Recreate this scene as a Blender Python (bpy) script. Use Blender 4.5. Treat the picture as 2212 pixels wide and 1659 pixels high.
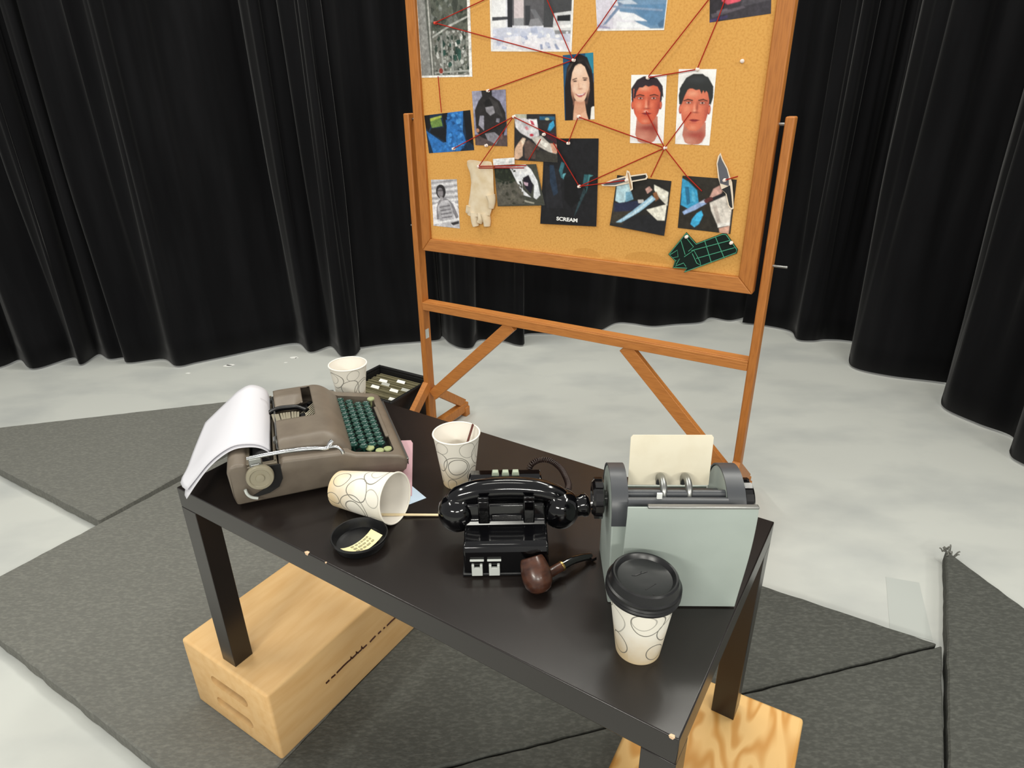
import bpy, bmesh, math, random
import numpy as np
from mathutils import Vector, Matrix
C = bpy.context.scene
for o in list(bpy.data.objects): bpy.data.objects.remove(o)
COL = C.collection
PI = math.pi

# ------------------------------------------------------------------ camera, light, exposure
cam_d = bpy.data.cameras.new('camera'); cam = bpy.data.objects.new('camera', cam_d); COL.objects.link(cam)
cam_d.sensor_fit = 'HORIZONTAL'; cam_d.sensor_width = 36.0; cam_d.lens = 1389.09*36/2212
cam_d.clip_start = .02
_p, _r = .4303, -.0133
_f = Vector((0, math.cos(_p), -math.sin(_p))); _rt = Vector((1, 0, 0)); _u = Vector((0, math.sin(_p), math.cos(_p)))
_r2 = _rt*math.cos(_r)+_u*math.sin(_r); _u2 = -_rt*math.sin(_r)+_u*math.cos(_r)
cam.matrix_world = Matrix(((_r2.x, _u2.x, -_f.x, 0), (_r2.y, _u2.y, -_f.y, 0), (_r2.z, _u2.z, -_f.z, 1.4073), (0, 0, 0, 1)))
C.camera = cam
C.view_settings.view_transform = 'Standard'; C.view_settings.look = 'None'
C.view_settings.gamma = 1; C.view_settings.use_curve_mapping = False
C.view_settings.exposure = -0.06
W = bpy.data.worlds.new('World'); C.world = W; W.use_nodes = True
W.node_tree.nodes['Background'].inputs[0].default_value = (1, .99, .97, 1)
W.node_tree.nodes['Background'].inputs[1].default_value = .44
def area(name, loc, sx, sy, power, col=(1, 1, 1), target=None):
    d = bpy.data.lights.new(name, 'AREA'); d.shape = 'RECTANGLE'; d.size = sx; d.size_y = sy; d.energy = power; d.color = col
    o = bpy.data.objects.new(name, d); COL.objects.link(o); o.location = loc
    if target: o.rotation_euler = (Vector(target)-Vector(loc)).to_track_quat('-Z', 'Y').to_euler()
    return o
WARM = (1, .98, .89)
for lx, ly, lz, pw in ((-2.0,-3.1,3.1,94),(.5,-3.5,2.9,62),(2.6,-2.6,3.1,50),(-2.7,1.2,4.5,46),(-.2,.8,4.8,14),(2.3,1.3,4.5,54),(-1.7,2.8,4.5,42),(.2,3.0,4.5,36),(1.6,2.6,4.5,44)):  # lower lamps behind the camera are added fill to brighten upright faces
    area('tube_and_fill_light', (lx, ly, lz), 1.4, .17, pw, WARM, (lx*.3, ly*.3+1.1, .3))

# ------------------------------------------------------------------ materials
def lin(c):
    if isinstance(c, str):
        c = [int(c[i:i+2], 16) for i in (0, 2, 4)]
    return tuple(((x/255)/12.92 if x/255 <= .04045 else ((x/255+.055)/1.055)**2.4) for x in c)
def rgba(c): return lin(c)+(1,)
def base_mat(name, rough=.5, spec=.5):
    m = bpy.data.materials.new(name); m.use_nodes = True
    nt = m.node_tree; b = nt.nodes['Principled BSDF']
    b.inputs['Roughness'].default_value = rough; b.inputs['Specular IOR Level'].default_value = spec
    return m, nt, b
def mat(name, c, rough=.5, spec=.5, metal=0, noise=None, bump=None, coat=0, sheen=0):
    """noise=(scale, second colour, lo, hi, stretch)  bump=(scale, strength, stretch)"""
    m, nt, b = base_mat(name, rough, spec)
    b.inputs['Base Color'].default_value = rgba(c); b.inputs['Metallic'].default_value = metal
    b.inputs['Coat Weight'].default_value = coat; b.inputs['Coat Roughness'].default_value = .08
    if sheen: b.inputs['Sheen Weight'].default_value = sheen; b.inputs['Sheen Roughness'].default_value = .4
    tc = nt.nodes.new('ShaderNodeTexCoord')
    def ntex(scale, stretch, detail=6):
        mp = nt.nodes.new('ShaderNodeMapping'); mp.inputs['Scale'].default_value = stretch
        nt.links.new(tc.outputs['Object'], mp.inputs['Vector'])
        n = nt.nodes.new('ShaderNodeTexNoise'); n.inputs['Scale'].default_value = scale; n.inputs['Detail'].default_value = detail
        nt.links.new(mp.outputs['Vector'], n.inputs['Vector']); return n
    if noise:
        sc, c2, lo, hi, st = noise
        n = ntex(sc, st); r = nt.nodes.new('ShaderNodeValToRGB')
        r.color_ramp.elements[0].position = lo; r.color_ramp.elements[0].color = rgba(c)
        r.color_ramp.elements[1].position = hi; r.color_ramp.elements[1].color = rgba(c2)
        nt.links.new(n.outputs['Fac'], r.inputs['Fac']); nt.links.new(r.outputs['Color'], b.inputs['Base Color'])
    if bump:
        sc, s, st = bump
        n = ntex(sc, st, 8); bp = nt.nodes.new('ShaderNodeBump'); bp.inputs['Strength'].default_value = s; bp.inputs['Distance'].default_value = .004
        nt.links.new(n.outputs['Fac'], bp.inputs['Height']); nt.links.new(bp.outputs['Normal'], b.inputs['Normal'])
    return m
I3 = (1, 1, 1)
M = {}
M['floor'] = mat('painted_concrete', 'c3c5c0', .55, .35, noise=(2.2, 'aeb1af', .46, .74, (1, 1.7, 1)), bump=(60, .06, I3))
M['fleck'] = mat('white_paint_fleck', 'f2f2ee', .6)
M['mat'] = mat('recycled_rubber', '6b6b66', .95, .2, noise=(75, '7e7e77', .44, .8, (1, 2.2, 1)), bump=(60, .45, (1, 2.4, 1)))
M['matdark'] = mat('recycled_rubber_dark', '4b4c48', .95, .2, noise=(75, '60615c', .44, .8, (1, 2.2, 1)), bump=(60, .45, (1, 2.4, 1)))
M['curtain'] = mat('black_velour', '0d0d0f', .95, .1, sheen=.10, noise=(9, '151517', .4, .7, (1, 1, .15)))
M['table'] = mat('black_brown_foil', '1c1715', .27, .55, noise=(3, '221c1a', .4, .7, I3), bump=(260, .02, (1, 14, 14)))
M['chip'] = mat('bare_chipboard', 'd9b796', .8)
M['oak'] = mat('oiled_oak', 'bf7b3c', .5, .4, noise=(26, 'a96830', .42, .72, (1, 9, 1)), bump=(90, .06, (1, 12, 1)))
M['oakv'] = mat('oiled_oak_upright', 'b97434', .5, .4, noise=(26, 'a4632a', .42, .72, (9, 9, .7)), bump=(90, .06, (12, 12, 1)))
M['oakh'] = mat('oiled_oak_rail', 'c17d3e', .5, .4, noise=(26, 'ac6b33', .42, .72, (.7, 9, 9)), bump=(90, .06, (1, 12, 12)))
M['cork'] = mat('cork_sheet', 'dfa85c', .9, .2, noise=(170, 'd2984e', .45, .7, I3), bump=(300, .1, I3))
M['corkstain'] = mat('cork_water_stain', 'd49c52', .9, .2, noise=(170, 'c99049', .45, .7, I3))
M['birch'] = mat('birch_plywood', 'e2bb84', .55, .35, noise=(7, 'd8ac72', .4, .75, (6, 1, 6)))
M['chrome'] = mat('chrome', 'd8dadb', .16, .5, 1)
M['steel'] = mat('dull_steel', '9b9c9a', .35, .5, 1)
M['brass'] = mat('brass', 'c9a765', .3, .5, 1)
M['ink'] = mat('dark_marker', '3a1a0c', .7)
M['enamel'] = mat('brown_crinkle_enamel', '70665a', .45, .45, noise=(30, '685e53', .4, .7, I3), bump=(500, .05, I3))
M['enamel_dark'] = mat('brown_lettering', '51463e', .6)
M['carriage'] = mat('worn_brown_metal', '6a6153', .4, .5, .3)
M['knobgrey'] = mat('grey_beige_plastic', '8f8874', .4, .5)
M['black'] = mat('black_plastic', '0f0f11', .35, .5)
M['blackgloss'] = mat('black_bakelite', '060608', .10, .5, coat=.25)
M['lidblack'] = mat('black_polystyrene', '121214', .32, .55, bump=(120, .02, I3))
M['darkvoid'] = mat('dark_interior_and_recess_shade', '0b0a0a', .7)
M['rubber'] = mat('black_rubber', '171617', .6)
M['key'] = mat('green_key_cap', '1c4139', .3, .5)
M['keypale'] = mat('pale_green_key_cap', '9ea678', .35)
M['typebar'] = mat('typebar_steel', 'd2c9b2', .3, .5, .7)
M['paper'] = mat('white_paper', 'cfced4', .8, .2)
M['card'] = mat('cream_card', 'ede5cf', .8, .2, noise=(22, 'e4dac2', .45, .75, I3))
M['pink'] = mat('pink_paper', 'c9a3ab', .8, .2)
M['bluepaper'] = mat('pale_blue_paper', 'c3d6e8', .8, .2)
M['yellow'] = mat('pale_yellow_paper', 'ece2ae', .8, .2)
M['greyink'] = mat('grey_print', '9d9778', .8, .2)
M['greysteel'] = mat('grey_green_enamel', 'a7b1ab', .4, .45, noise=(12, 'a0aaa4', .4, .7, I3))
M['greydark'] = mat('dark_grey_plastic', '45474b', .35, .5)
M['knobblack'] = mat('black_knob', '0e0c0d', .15, .6, coat=.4)
M['offwhite'] = mat('off_white_plastic', 'c9cdc8', .45)
M['buttons'] = mat('pale_green_plastic', 'a5b09c', .4)
M['cuplip'] = mat('white_paper_rim', 'efe9dc', .6, .3)
M['cupin'] = mat('white_cup_lining', 'ebe6dd', .5, .3)
M['wood_stick'] = mat('birch_stirrer', 'e0cda6', .7)
M['brown_stick'] = mat('brown_plastic_stirrer', '5b2a22', .5)
M['briar'] = mat('briar_wood', '4e2f22', .3, .5, noise=(40, '2e1812', .4, .7, (1, 1, 3)), coat=.12)
M['cordm'] = mat('brown_black_cord', '2b1c18', .4)
M['crate'] = mat('black_file_box', '0c0b0b', .6)
M['folder'] = mat('olive_folder', '7d775c', .75, .2, noise=(20, '6d674e', .4, .7, (1, 8, 8)))
M['tab'] = mat('white_folder_tab', 'f1f2f0', .4)
M['tabclear'] = mat('clear_folder_tab', 'b9bab2', .3)
M['latex'] = mat('pale_latex', 'e8d8bd', .5, .4, noise=(30, 'd8c19b', .4, .75, I3))
M['yarn'] = mat('red_string', 'a8281c', .85, .2)
M['pin'] = mat('clear_white_pin', 'f3e3da', .2, .5)
M['pinred'] = mat('red_pin', 'd8402c', .25, .5)
M['cloth'] = mat('dark_green_cloth', '17231f', .9, .2, bump=(200, .2, I3))
M['clothline'] = mat('green_stitch', '4d9a7c', .8, .2)
M['bladewhite'] = mat('white_cutout_edge', 'ecdcc6', .7)
M['tape'] = mat('clear_floor_tape', 'b7bbb7', .4, .5)
M['lettering'] = mat('white_lettering', 'f0f0ee', .7)

def plywood():
    m, nt, b = base_mat('rotary_cut_pine_plywood', .5, .35)
    tc = nt.nodes.new('ShaderNodeTexCoord'); mp = nt.nodes.new('ShaderNodeMapping'); mp.inputs['Scale'].default_value = (4.5, 1.6, 4.5)
    n = nt.nodes.new('ShaderNodeTexNoise'); n.inputs['Scale'].default_value = 2.2; n.inputs['Detail'].default_value = 2; n.inputs['Distortion'].default_value = .5
    mu = nt.nodes.new('ShaderNodeMath'); mu.operation = 'MULTIPLY'; mu.inputs[1].default_value = 52
    si = nt.nodes.new('ShaderNodeMath'); si.operation = 'SINE'
    r = nt.nodes.new('ShaderNodeValToRGB')
    r.color_ramp.elements[0].position = .0; r.color_ramp.elements[0].color = rgba('c8914a')
    r.color_ramp.elements[1].position = .75; r.color_ramp.elements[1].color = rgba('e2b878')
    ad = nt.nodes.new('ShaderNodeMath'); ad.operation = 'MULTIPLY_ADD'; ad.inputs[1].default_value = .5; ad.inputs[2].default_value = .5
    L = nt.links.new
    L(tc.outputs['Object'], mp.inputs['Vector']); L(mp.outputs['Vector'], n.inputs['Vector']); L(n.outputs['Fac'], mu.inputs[0]); L(mu.outputs[0], si.inputs[0])
    L(si.outputs[0], ad.inputs[0]); L(ad.outputs[0], r.inputs['Fac']); L(r.outputs['Color'], b.inputs['Base Color'])
    return m
M['pine'] = plywood()

def cup_paper():
    """white paper with thin grey loops and tan blotches near the foot; uv in metres around / up the wall"""
    m, nt, b = base_mat('swirl_printed_paper', .55, .3); L = nt.links.new
    uv = nt.nodes.new('ShaderNodeUVMap'); uv.uv_map = 'wrap'
    nz = nt.nodes.new('ShaderNodeTexNoise'); nz.inputs['Scale'].default_value = 15; nz.inputs['Detail'].default_value = 0
    L(uv.outputs[0], nz.inputs['Vector'])
    sb = nt.nodes.new('ShaderNodeVectorMath'); sb.operation = 'SUBTRACT'; sb.inputs[1].default_value = (.5, .5, .5); L(nz.outputs['Color'], sb.inputs[0])
    ml = nt.nodes.new('ShaderNodeVectorMath'); ml.operation = 'SCALE'; ml.inputs['Scale'].default_value = .022; L(sb.outputs[0], ml.inputs[0])
    ad = nt.nodes.new('ShaderNodeVectorMath'); ad.operation = 'ADD'; L(uv.outputs[0], ad.inputs[0]); L(ml.outputs[0], ad.inputs[1])
    fl = nt.nodes.new('ShaderNodeVectorMath'); fl.operation = 'MULTIPLY'; fl.inputs[1].default_value = (1, 1, 0); L(ad.outputs[0], fl.inputs[0])
    rings = [(.02, .082, .015), (.025, .078, .021), (.06, .06, .019), (.065, .092, .014), (.095, .05, .024), (.098, .052, .017), (.12, .09, .018), (.135, .03, .017),
             (.15, .072, .022), (.155, .075, .015), (.185, .045, .02), (.195, .09, .016), (.215, .065, .022), (.04, .022, .016), (.085, .012, .013), (.17, .015, .015), (.225, .03, .015)]
    prev = None
    for i, (x, y, r) in enumerate(rings):
        d = nt.nodes.new('ShaderNodeVectorMath'); d.operation = 'DISTANCE'; d.inputs[1].default_value = (x, y, 0); L(fl.outputs[0], d.inputs[0])
        c = nt.nodes.new('ShaderNodeMath'); c.operation = 'COMPARE'; c.inputs[1].default_value = r; c.inputs[2].default_value = .0008; L(d.outputs['Value'], c.inputs[0])
        k = nt.nodes.new('ShaderNodeMath'); k.operation = 'MULTIPLY'; k.inputs[1].default_value = .9 if i % 3 else .55; L(c.outputs[0], k.inputs[0])
        if prev is None: prev = k
        else:
            mx = nt.nodes.new('ShaderNodeMath'); mx.operation = 'MAXIMUM'; L(prev.outputs[0], mx.inputs[0]); L(k.outputs[0], mx.inputs[1]); prev = mx
    # printed tan wash on the lower half
    sx = nt.nodes.new('ShaderNodeSeparateXYZ'); L(uv.outputs[0], sx.inputs[0])
    n2 = nt.nodes.new('ShaderNodeTexNoise'); n2.inputs['Scale'].default_value = 16; n2.inputs['Detail'].default_value = 5; L(uv.outputs[0], n2.inputs['Vector'])
    a = nt.nodes.new('ShaderNodeMath'); a.operation = 'MULTIPLY_ADD'; a.inputs[1].default_value = -11; L(sx.outputs[1], a.inputs[0]); L(n2.outputs['Fac'], a.inputs[2])
    rm = nt.nodes.new('ShaderNodeMapRange'); rm.inputs['From Min'].default_value = -.1; rm.inputs['From Max'].default_value = .45; L(a.outputs[0], rm.inputs['Value'])
    m1 = nt.nodes.new('ShaderNodeMix'); m1.data_type = 'RGBA'; m1.inputs[6].default_value = rgba('e9e4d8'); m1.inputs[7].default_value = rgba('d6c09a'); L(rm.outputs[0], m1.inputs[0])
    m2 = nt.nodes.new('ShaderNodeMix'); m2.data_type = 'RGBA'; m2.inputs[7].default_value = rgba('6d6a62'); L(prev.outputs[0], m2.inputs[0]); L(m1.outputs[2], m2.inputs[6])
    L(m2.outputs[2], b.inputs['Base Color'])
    return m
M['cup'] = cup_paper()

def print_mat(name='printed_paper', rough=.45):
    m, nt, b = base_mat(name, rough, .35)
    a = nt.nodes.new('ShaderNodeVertexColor'); a.layer_name = 'ink'
    nt.links.new(a.outputs['Color'], b.inputs['Base Color'])
    return m
M['print'] = print_mat()

# ------------------------------------------------------------------ mesh helpers
class MB:
    def __init__(s): s.v = []; s.f = []; s.mi = []; s.X = Matrix.Identity(4)
    def at(s, m): s.X = m; return s
    def add(s, vs, fs, mi=0):
        n = len(s.v); s.v += [s.X @ Vector(v) for v in vs]
        for f in fs: s.f.append([n+i for i in f]); s.mi.append(mi)
        return s
    def box(s, a, b, mi=0):
        x0, y0, z0 = a; x1, y1, z1 = b
        return s.add([(x0,y0,z0),(x1,y0,z0),(x1,y1,z0),(x0,y1,z0),(x0,y0,z1),(x1,y0,z1),(x1,y1,z1),(x0,y1,z1)],
                     [(3,2,1,0),(4,5,6,7),(0,1,5,4),(1,2,6,5),(2,3,7,6),(3,0,4,7)], mi)
    def bar(s, p, q, w, d, up=(0,0,1), mi=0):
        p, q = Vector(p), Vector(q); t = (q-p).normalized(); up = Vector(up)
        a = t.cross(up).normalized(); b = a.cross(t).normalized()
        vs = [c+a*i*w/2+b*j*d/2 for c in (p, q) for i, j in ((-1,-1),(1,-1),(1,1),(-1,1))]
        return s.add(vs, [(3,2,1,0),(4,5,6,7),(0,1,5,4),(1,2,6,5),(2,3,7,6),(3,0,4,7)], mi)
    def tube(s, path, r, n=10, mi=0, flat=1.0, cap=True):
        path = [Vector(p) for p in path]; k = len(path); rr = r if isinstance(r, (list, tuple)) else [r]*k
        t0 = (path[1]-path[0]).normalized(); a = t0.orthogonal().normalized(); vs = []; fs = []
        for i, p in enumerate(path):
            t = (path[min(i+1, k-1)]-path[max(i-1, 0)]).normalized()
            a = (a-t*a.dot(t)).normalized(); b = t.cross(a)
            for j in range(n):
                w = 2*PI*j/n; vs.append(p+a*math.cos(w)*rr[i]+b*math.sin(w)*rr[i]*flat)
        for i in range(k-1):
            for j in range(n): fs.append((i*n+j, i*n+(j+1) % n, (i+1)*n+(j+1) % n, (i+1)*n+j))
        if cap: fs += [tuple(range(n-1, -1, -1)), tuple(range((k-1)*n, k*n))]
        return s.add(vs, fs, mi)
    def lathe(s, prof, n=40, mi=0, axis=None, o=(0,0,0), cap=True):
        """prof [(r,z)]; optional axis direction"""
        R = Matrix.Identity(3)
        if axis: R = Vector((0,0,1)).rotation_difference(Vector(axis).normalized()).to_matrix()
        o = Vector(o); vs = []; fs = []
        for r, z in prof:
            for j in range(n):
                w = 2*PI*j/n; vs.append(o+R @ Vector((r*math.cos(w), r*math.sin(w), z)))
        for i in range(len(prof)-1):
            for j in range(n): fs.append((i*n+j, i*n+(j+1) % n, (i+1)*n+(j+1) % n, (i+1)*n+j))
        if cap and prof[0][0] > 1e-6: fs.append(tuple(range(n-1, -1, -1)))
        if cap and prof[-1][0] > 1e-6: fs.append(tuple(range((len(prof)-1)*n, len(prof)*n)))
        return s.add(vs, fs, mi)
    def prism(s, poly, d0, d1, mp, mi=0):
        """poly [(a,b)] ; mp(a,b,d)->xyz"""
        n = len(poly)
        vs = [mp(a, b, d0) for a, b in poly]+[mp(a, b, d1) for a, b in poly]
        fs = [tuple(range(n-1, -1, -1)), tuple(range(n, 2*n))]+[(i, (i+1) % n, n+(i+1) % n, n+i) for i in range(n)]
        return s.add(vs, fs, mi)
    def build(s, name, mats, parent=None, bevel=0, smooth=35, seg=2, weld=False):
        me = bpy.data.meshes.new(name); me.from_pydata([tuple(v) for v in s.v], [], s.f)
        mats = mats if isinstance(mats, (list, tuple)) else [mats]
        for m in mats: me.materials.append(m)
        for p, i in zip(me.polygons, s.mi): p.material_index = i
        bm = bmesh.new(); bm.from_mesh(me)
        if weld: bmesh.ops.remove_doubles(bm, verts=bm.verts, dist=1e-6)
        bmesh.ops.recalc_face_normals(bm, faces=bm.faces); bm.to_mesh(me); bm.free()
        if smooth:
            for p in me.polygons: p.use_smooth = True
            me.set_sharp_from_angle(angle=math.radians(smooth))
        o = bpy.data.objects.new(name, me); COL.objects.link(o)
        if parent: o.parent = parent
        if bevel:
            b = o.modifiers.new('bevel', 'BEVEL'); b.width = bevel; b.segments = seg; b.limit_method = 'ANGLE'; b.angle_limit = math.radians(40)
            b.harden_normals = False
        return o
def cut(o, cutter):
    """subtract a temporary cutter mesh, bake the result and delete the cutter"""
    md = o.modifiers.new('cut', 'BOOLEAN'); md.object = cutter; md.operation = 'DIFFERENCE'; md.solver = 'EXACT'
    bpy.context.view_layer.update()
    me = bpy.data.meshes.new_from_object(o.evaluated_get(bpy.context.evaluated_depsgraph_get()))
    o.modifiers.clear(); o.data = me
    bpy.data.objects.remove(cutter)
    for p in me.polygons: p.use_smooth = True
    me.set_sharp_from_angle(angle=math.radians(35))
def tag(o, label, cat=None, group=None, kind=None):
    if label: o['label'] = label
    if cat: o['category'] = cat
    if group: o['group'] = group
    if kind: o['kind'] = kind
    return o
def thing(name, label, cat, loc=(0,0,0), rz=0, group=None, rot=None):
    o = bpy.data.objects.new(name, None); COL.objects.link(o); o.empty_display_size = .05
    o.location = loc; o.rotation_euler = rot if rot else (0, 0, rz)
    return tag(o, label, cat, group)
def catmull(pts, k=8):
    pts = [Vector(p) for p in pts]; out = []
    P = [pts[0]*2-pts[1]]+pts+[pts[-1]*2-pts[-2]]
    for i in range(1, len(P)-2):
        a, b, c, d = P[i-1:i+3]
        for j in range(k):
            t = j/k; out.append(.5*((2*b)+(c-a)*t+(2*a-5*b+4*c-d)*t*t+(3*b-a-3*c+d)*t**3))
    out.append(pts[-1]); return out

# ------------------------------------------------------------------ setting: floor, mats, curtains
ZM, ZT, ZB = .045, .7071, .248
f = MB(); f.add([(-6,-4,0),(6,-4,0),(6,7,0),(-6,7,0)], [(0,1,2,3)])
rnd = random.Random(4)
for x, y in [(-1.789,3.267),(-1.597,3.372),(-1.61,3.36),(-1.292,3.40),(-1.27,3.48),(-1.25,3.47),(.684,3.75),(.70,3.76),(.947,.0)]:
    n = 7; a = rnd.uniform(.012, .03); b = a*.4; t = rnd.uniform(-.3, .3)
    f.add([(x+math.cos(2*PI*i/n)*a*rnd.uniform(.8,1), y+math.sin(2*PI*i/n)*b*rnd.uniform(.8,1.6)+t*.01, .0006) for i in range(n)], [tuple(range(n))], 1)
tag(f.build('floor', [M['floor'], M['fleck']], smooth=0), None, kind='structure')

D1, D2 = Vector((.857,-.515,0)).normalized(), Vector((.515,.857,0)).normalized(); MP = Vector((-1.671,1.477,0))
def mp_(a, b): p = MP+D1*a+D2*b; return (p.x, p.y)
def matt(label, poly, mk='mat', h=ZM):
    m = MB()
    # densified outline with a slightly ragged cut edge
    out = []; r = random.Random(len(label))
    for i in range(len(poly)):
        a, b = Vector(poly[i]), Vector(poly[(i+1) % len(poly)]); k = max(2, int((b-a).length/.03))
        for j in range(k):
            p = a.lerp(b, j/k)
            if 0 < j: p += Vector((r.uniform(-1,1), r.uniform(-1,1)))*.0016
            out.append((p.x, p.y))
    m.prism(out, 0.0, h, lambda a, b, d: (a, b, d))
    return tag(m.build('floor_mat', M[mk], bevel=.004, seg=1, smooth=0), label, 'mat', 'rubber floor mats')
matt('triangular dark grey floor mat at far left, pointing left beyond the typewriter paper', [(-2.56,2.51),(-1.462,1.868),(-.895,2.933)])
matt('square dark grey floor mat under the pale box at the table\'s left end', [mp_(0,0),mp_(1.249,0),mp_(1.249,1.248),mp_(0,1.248)])
matt('triangular dark grey floor mat behind the table\'s right end, beside bare floor', [mp_(1.250,.003),mp_(2.508,1.264),mp_(1.250,1.254)], 'matdark')
matt('triangular dark grey floor mat under the grainy plywood box at lower right', [mp_(1.256,0),mp_(2.518,0),mp_(2.518,1.263)], 'matdark')
matt('dark grey floor mat at the right edge with a frayed upright corner', [(1.387,1.648),mp_(2.522,.0),(1.70,.43)], 'matdark')
fr_ = random.Random(2); o = [x for x in bpy.data.objects if 'frayed' in str(x.get('label'))][0]; m = MB()
for i in range(16):
    p = Vector((1.387+fr_.uniform(-.02,.012), 1.640+fr_.uniform(-.03,.008), ZM-.004)); d = Vector((fr_.uniform(-1,1), fr_.uniform(-.4,1), fr_.uniform(.1,1))).normalized()*fr_.uniform(.012,.028)
    m.tube(catmull([p, p+d*.6+Vector((0,0,.004)), p+d], 3), .0022, 5)
tag(m.build('frayed_fibre', M['mat'], o, 0, 60), 'pale frayed tuft at the upright corner')
# strip of floor tape beside the frayed mat corner
t = MB(); t.prism([(1.165,1.575),(1.254,1.548),(1.158,1.318),(1.062,1.36)], .0003, .0009, lambda a,b,d:(a,b,d))
tag(t.build('floor_tape', M['tape'], smooth=0), 'faint clear tape patch on bare floor beside the frayed mat corner', 'tape')

HEM_L = [(-3.9,2.75),(-3.6,2.98),(-3.45,2.95),(-3.2,3.2),(-3.05,3.22),(-2.897,3.369),(-2.855,3.471),(-2.686,3.336),(-2.564,3.497),(-2.452,3.388),(-2.442,3.543),(-2.334,3.467),(-2.258,3.486),(-2.191,3.406),(-2.017,3.456),(-1.889,3.348),(-1.799,3.4),(-1.678,3.48),(-1.5,3.6),(-1.311,3.685),(-1.187,3.535),(-1.089,3.622),(-.985,3.462),(-.917,3.474),(-.90,3.56)]
HEM_M = [(-1.0,3.70),(-.935,3.6),(-.76,3.65),(-.587,3.681),(-.454,3.708),(-.432,3.773),(-.376,3.658),(-.303,3.574),(-.237,3.575),(-.198,3.699),(-.056,3.677),(.03,3.61),(.075,3.62),(.079,3.787),(.3,3.80),(.516,3.804),(.678,3.974),(.786,3.969),(.906,3.91),(1.056,3.94),(1.229,3.97),(1.327,4.059),(1.44,4.0),(1.60,4.09),(1.72,4.12)]
HEM_R = [(1.50,3.95),(1.622,3.899),(1.746,3.785),(1.729,3.637),(1.81,3.61),(1.888,3.631),(2.0,3.61),(2.033,3.55),(1.88,3.30),(1.867,3.182),(2.0,3.08),(2.184,3.007),(2.226,2.96),(2.09,2.80),(2.046,2.693),(2.10,2.55),(2.167,2.421),(2.06,2.29),(2.06,2.19),(2.2,1.9),(2.12,1.72),(2.3,1.4)]
def curtain(label, hem, seed, h=3.9):
    path = catmull([(x, y, 0) for x, y in hem], 7); n = len(path); r = random.Random(seed)
    # gathered heading: same run, shallower and more regular pleats
    sm = []
    for i in range(n):
        a = max(0, i-16); b = min(n, i+17); q = Vector((0,0,0))
        for p in path[a:b]: q += p
        sm.append(q/(b-a))
    ph = r.uniform(0, 6); rows = 26; m = MB(); vs = []
    for k in range(rows+1):
        t = k/rows; z = .012+h*t
        for i, p in enumerate(path):
            tan = path[min(i+1, n-1)]-path[max(i-1, 0)]; tan.normalize(); nr = Vector((-tan.y, tan.x, 0))
            w = (1-t)**.8
            wave = .035*math.sin(i*.62+ph+.8*math.sin(t*3+i*.05))+.02*math.sin(i*1.37+2*ph+1.2*t)
            q = p*(.30+.70*w)+sm[i]*(.70*(1-w)); q = q+nr*wave*min(1, t*4)*(.55+.45*t)
            vs.append((q.x, q.y, z))
    fs = [(k*n+i, k*n+i+1, (k+1)*n+i+1, (k+1)*n+i) for k in range(rows) for i in range(n-1)]
    m.add(vs, fs); o = m.build('stage_curtain', M['curtain'], smooth=180)
    s = o.modifiers.new('cloth', 'SOLIDIFY'); s.thickness = .003
    return tag(o, label, 'curtain', 'black stage curtains')
curtain('black pleated stage curtain hanging left of the cork board easel', HEM_L, 1)
curtain('black stage curtain hanging directly behind the cork board easel', HEM_M, 2)
curtain('black stage curtain hanging right of the easel with deep stepped folds', HEM_R, 3)

# ------------------------------------------------------------------ table on two boxes
TX, TY, TTH, TL, TW, TK = -.6594, 1.0624, -.5737, 1.0133, .495, .0452
tb = thing('coffee_table', 'long low black-brown table standing on two wooden boxes', 'table', (TX, TY, ZB), TTH)
zt = ZT-ZB
m = MB(); m.box((0,0,zt-TK), (TL,TW,zt))
top = m.build('tabletop', M['table'], tb, bevel=.002)
for x, s_ in ((.372,.005),(.418,.002),(1.004,.004)):
    m = MB(); m.add([(x-s_,-.0003,zt+.0002),(x+s_,-.0003,zt+.0003),(x+s_*.6,s_*.9,zt+.0003),(x-s_*.5,s_*.8,zt+.0003),(x-s_*.6,-.0004,zt-s_*.9),(x+s_*.4,-.0004,zt-s_)], [(0,1,2,3),(0,4,5,1)])
    tag(m.build('edge_chip', M['chip'], tb, smooth=0), 'pale chip on the front edge of the top')
for x in (0, TL-TK):
    for y in (0, TW-TK):
        m = MB(); m.box((x,y,0), (x+TK,y+TK,zt-TK)); m.build('leg', M['table'], tb, bevel=.001)

def apple_box(label, loc, rz, wood, slots, flip=False):
    r = thing('wooden_box', label, 'box', loc, rz, 'wooden apple boxes')
    m = MB(); m.box((-.305,0,-.203), (0,.508,0)); b = m.build('body', wood, None, bevel=.007, seg=3)
    if slots:   # hollow plywood box: the hand slots open into the dark inside
        c = MB(); c.box((-.287,.018,-.185), (-.018,.49,-.018)); cut(b, c.build('cutter', wood, None, smooth=0))
    for z in slots:
        c = MB(); n = 10
        R_s = .0145; pts = [(-.201+R_s*math.cos(PI/2+i*PI/n), z+R_s*math.sin(PI/2+i*PI/n)) for i in range(n+1)]+[(-.099+R_s*math.cos(-PI/2+i*PI/n), z+R_s*math.sin(-PI/2+i*PI/n)) for i in range(n+1)]
        c.prism(pts, -.03, .055, lambda a, q, d: (a, d, q)); cutter = c.build('cutter', wood, None, smooth=0)
        cut(b, cutter)
    b.parent = r
    return r
bx = apple_box('pale birch box with two hand slots under the left end of the table', (-.5257,.9597,ZB), -.568, M['birch'], (-.077,-.146))
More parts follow.
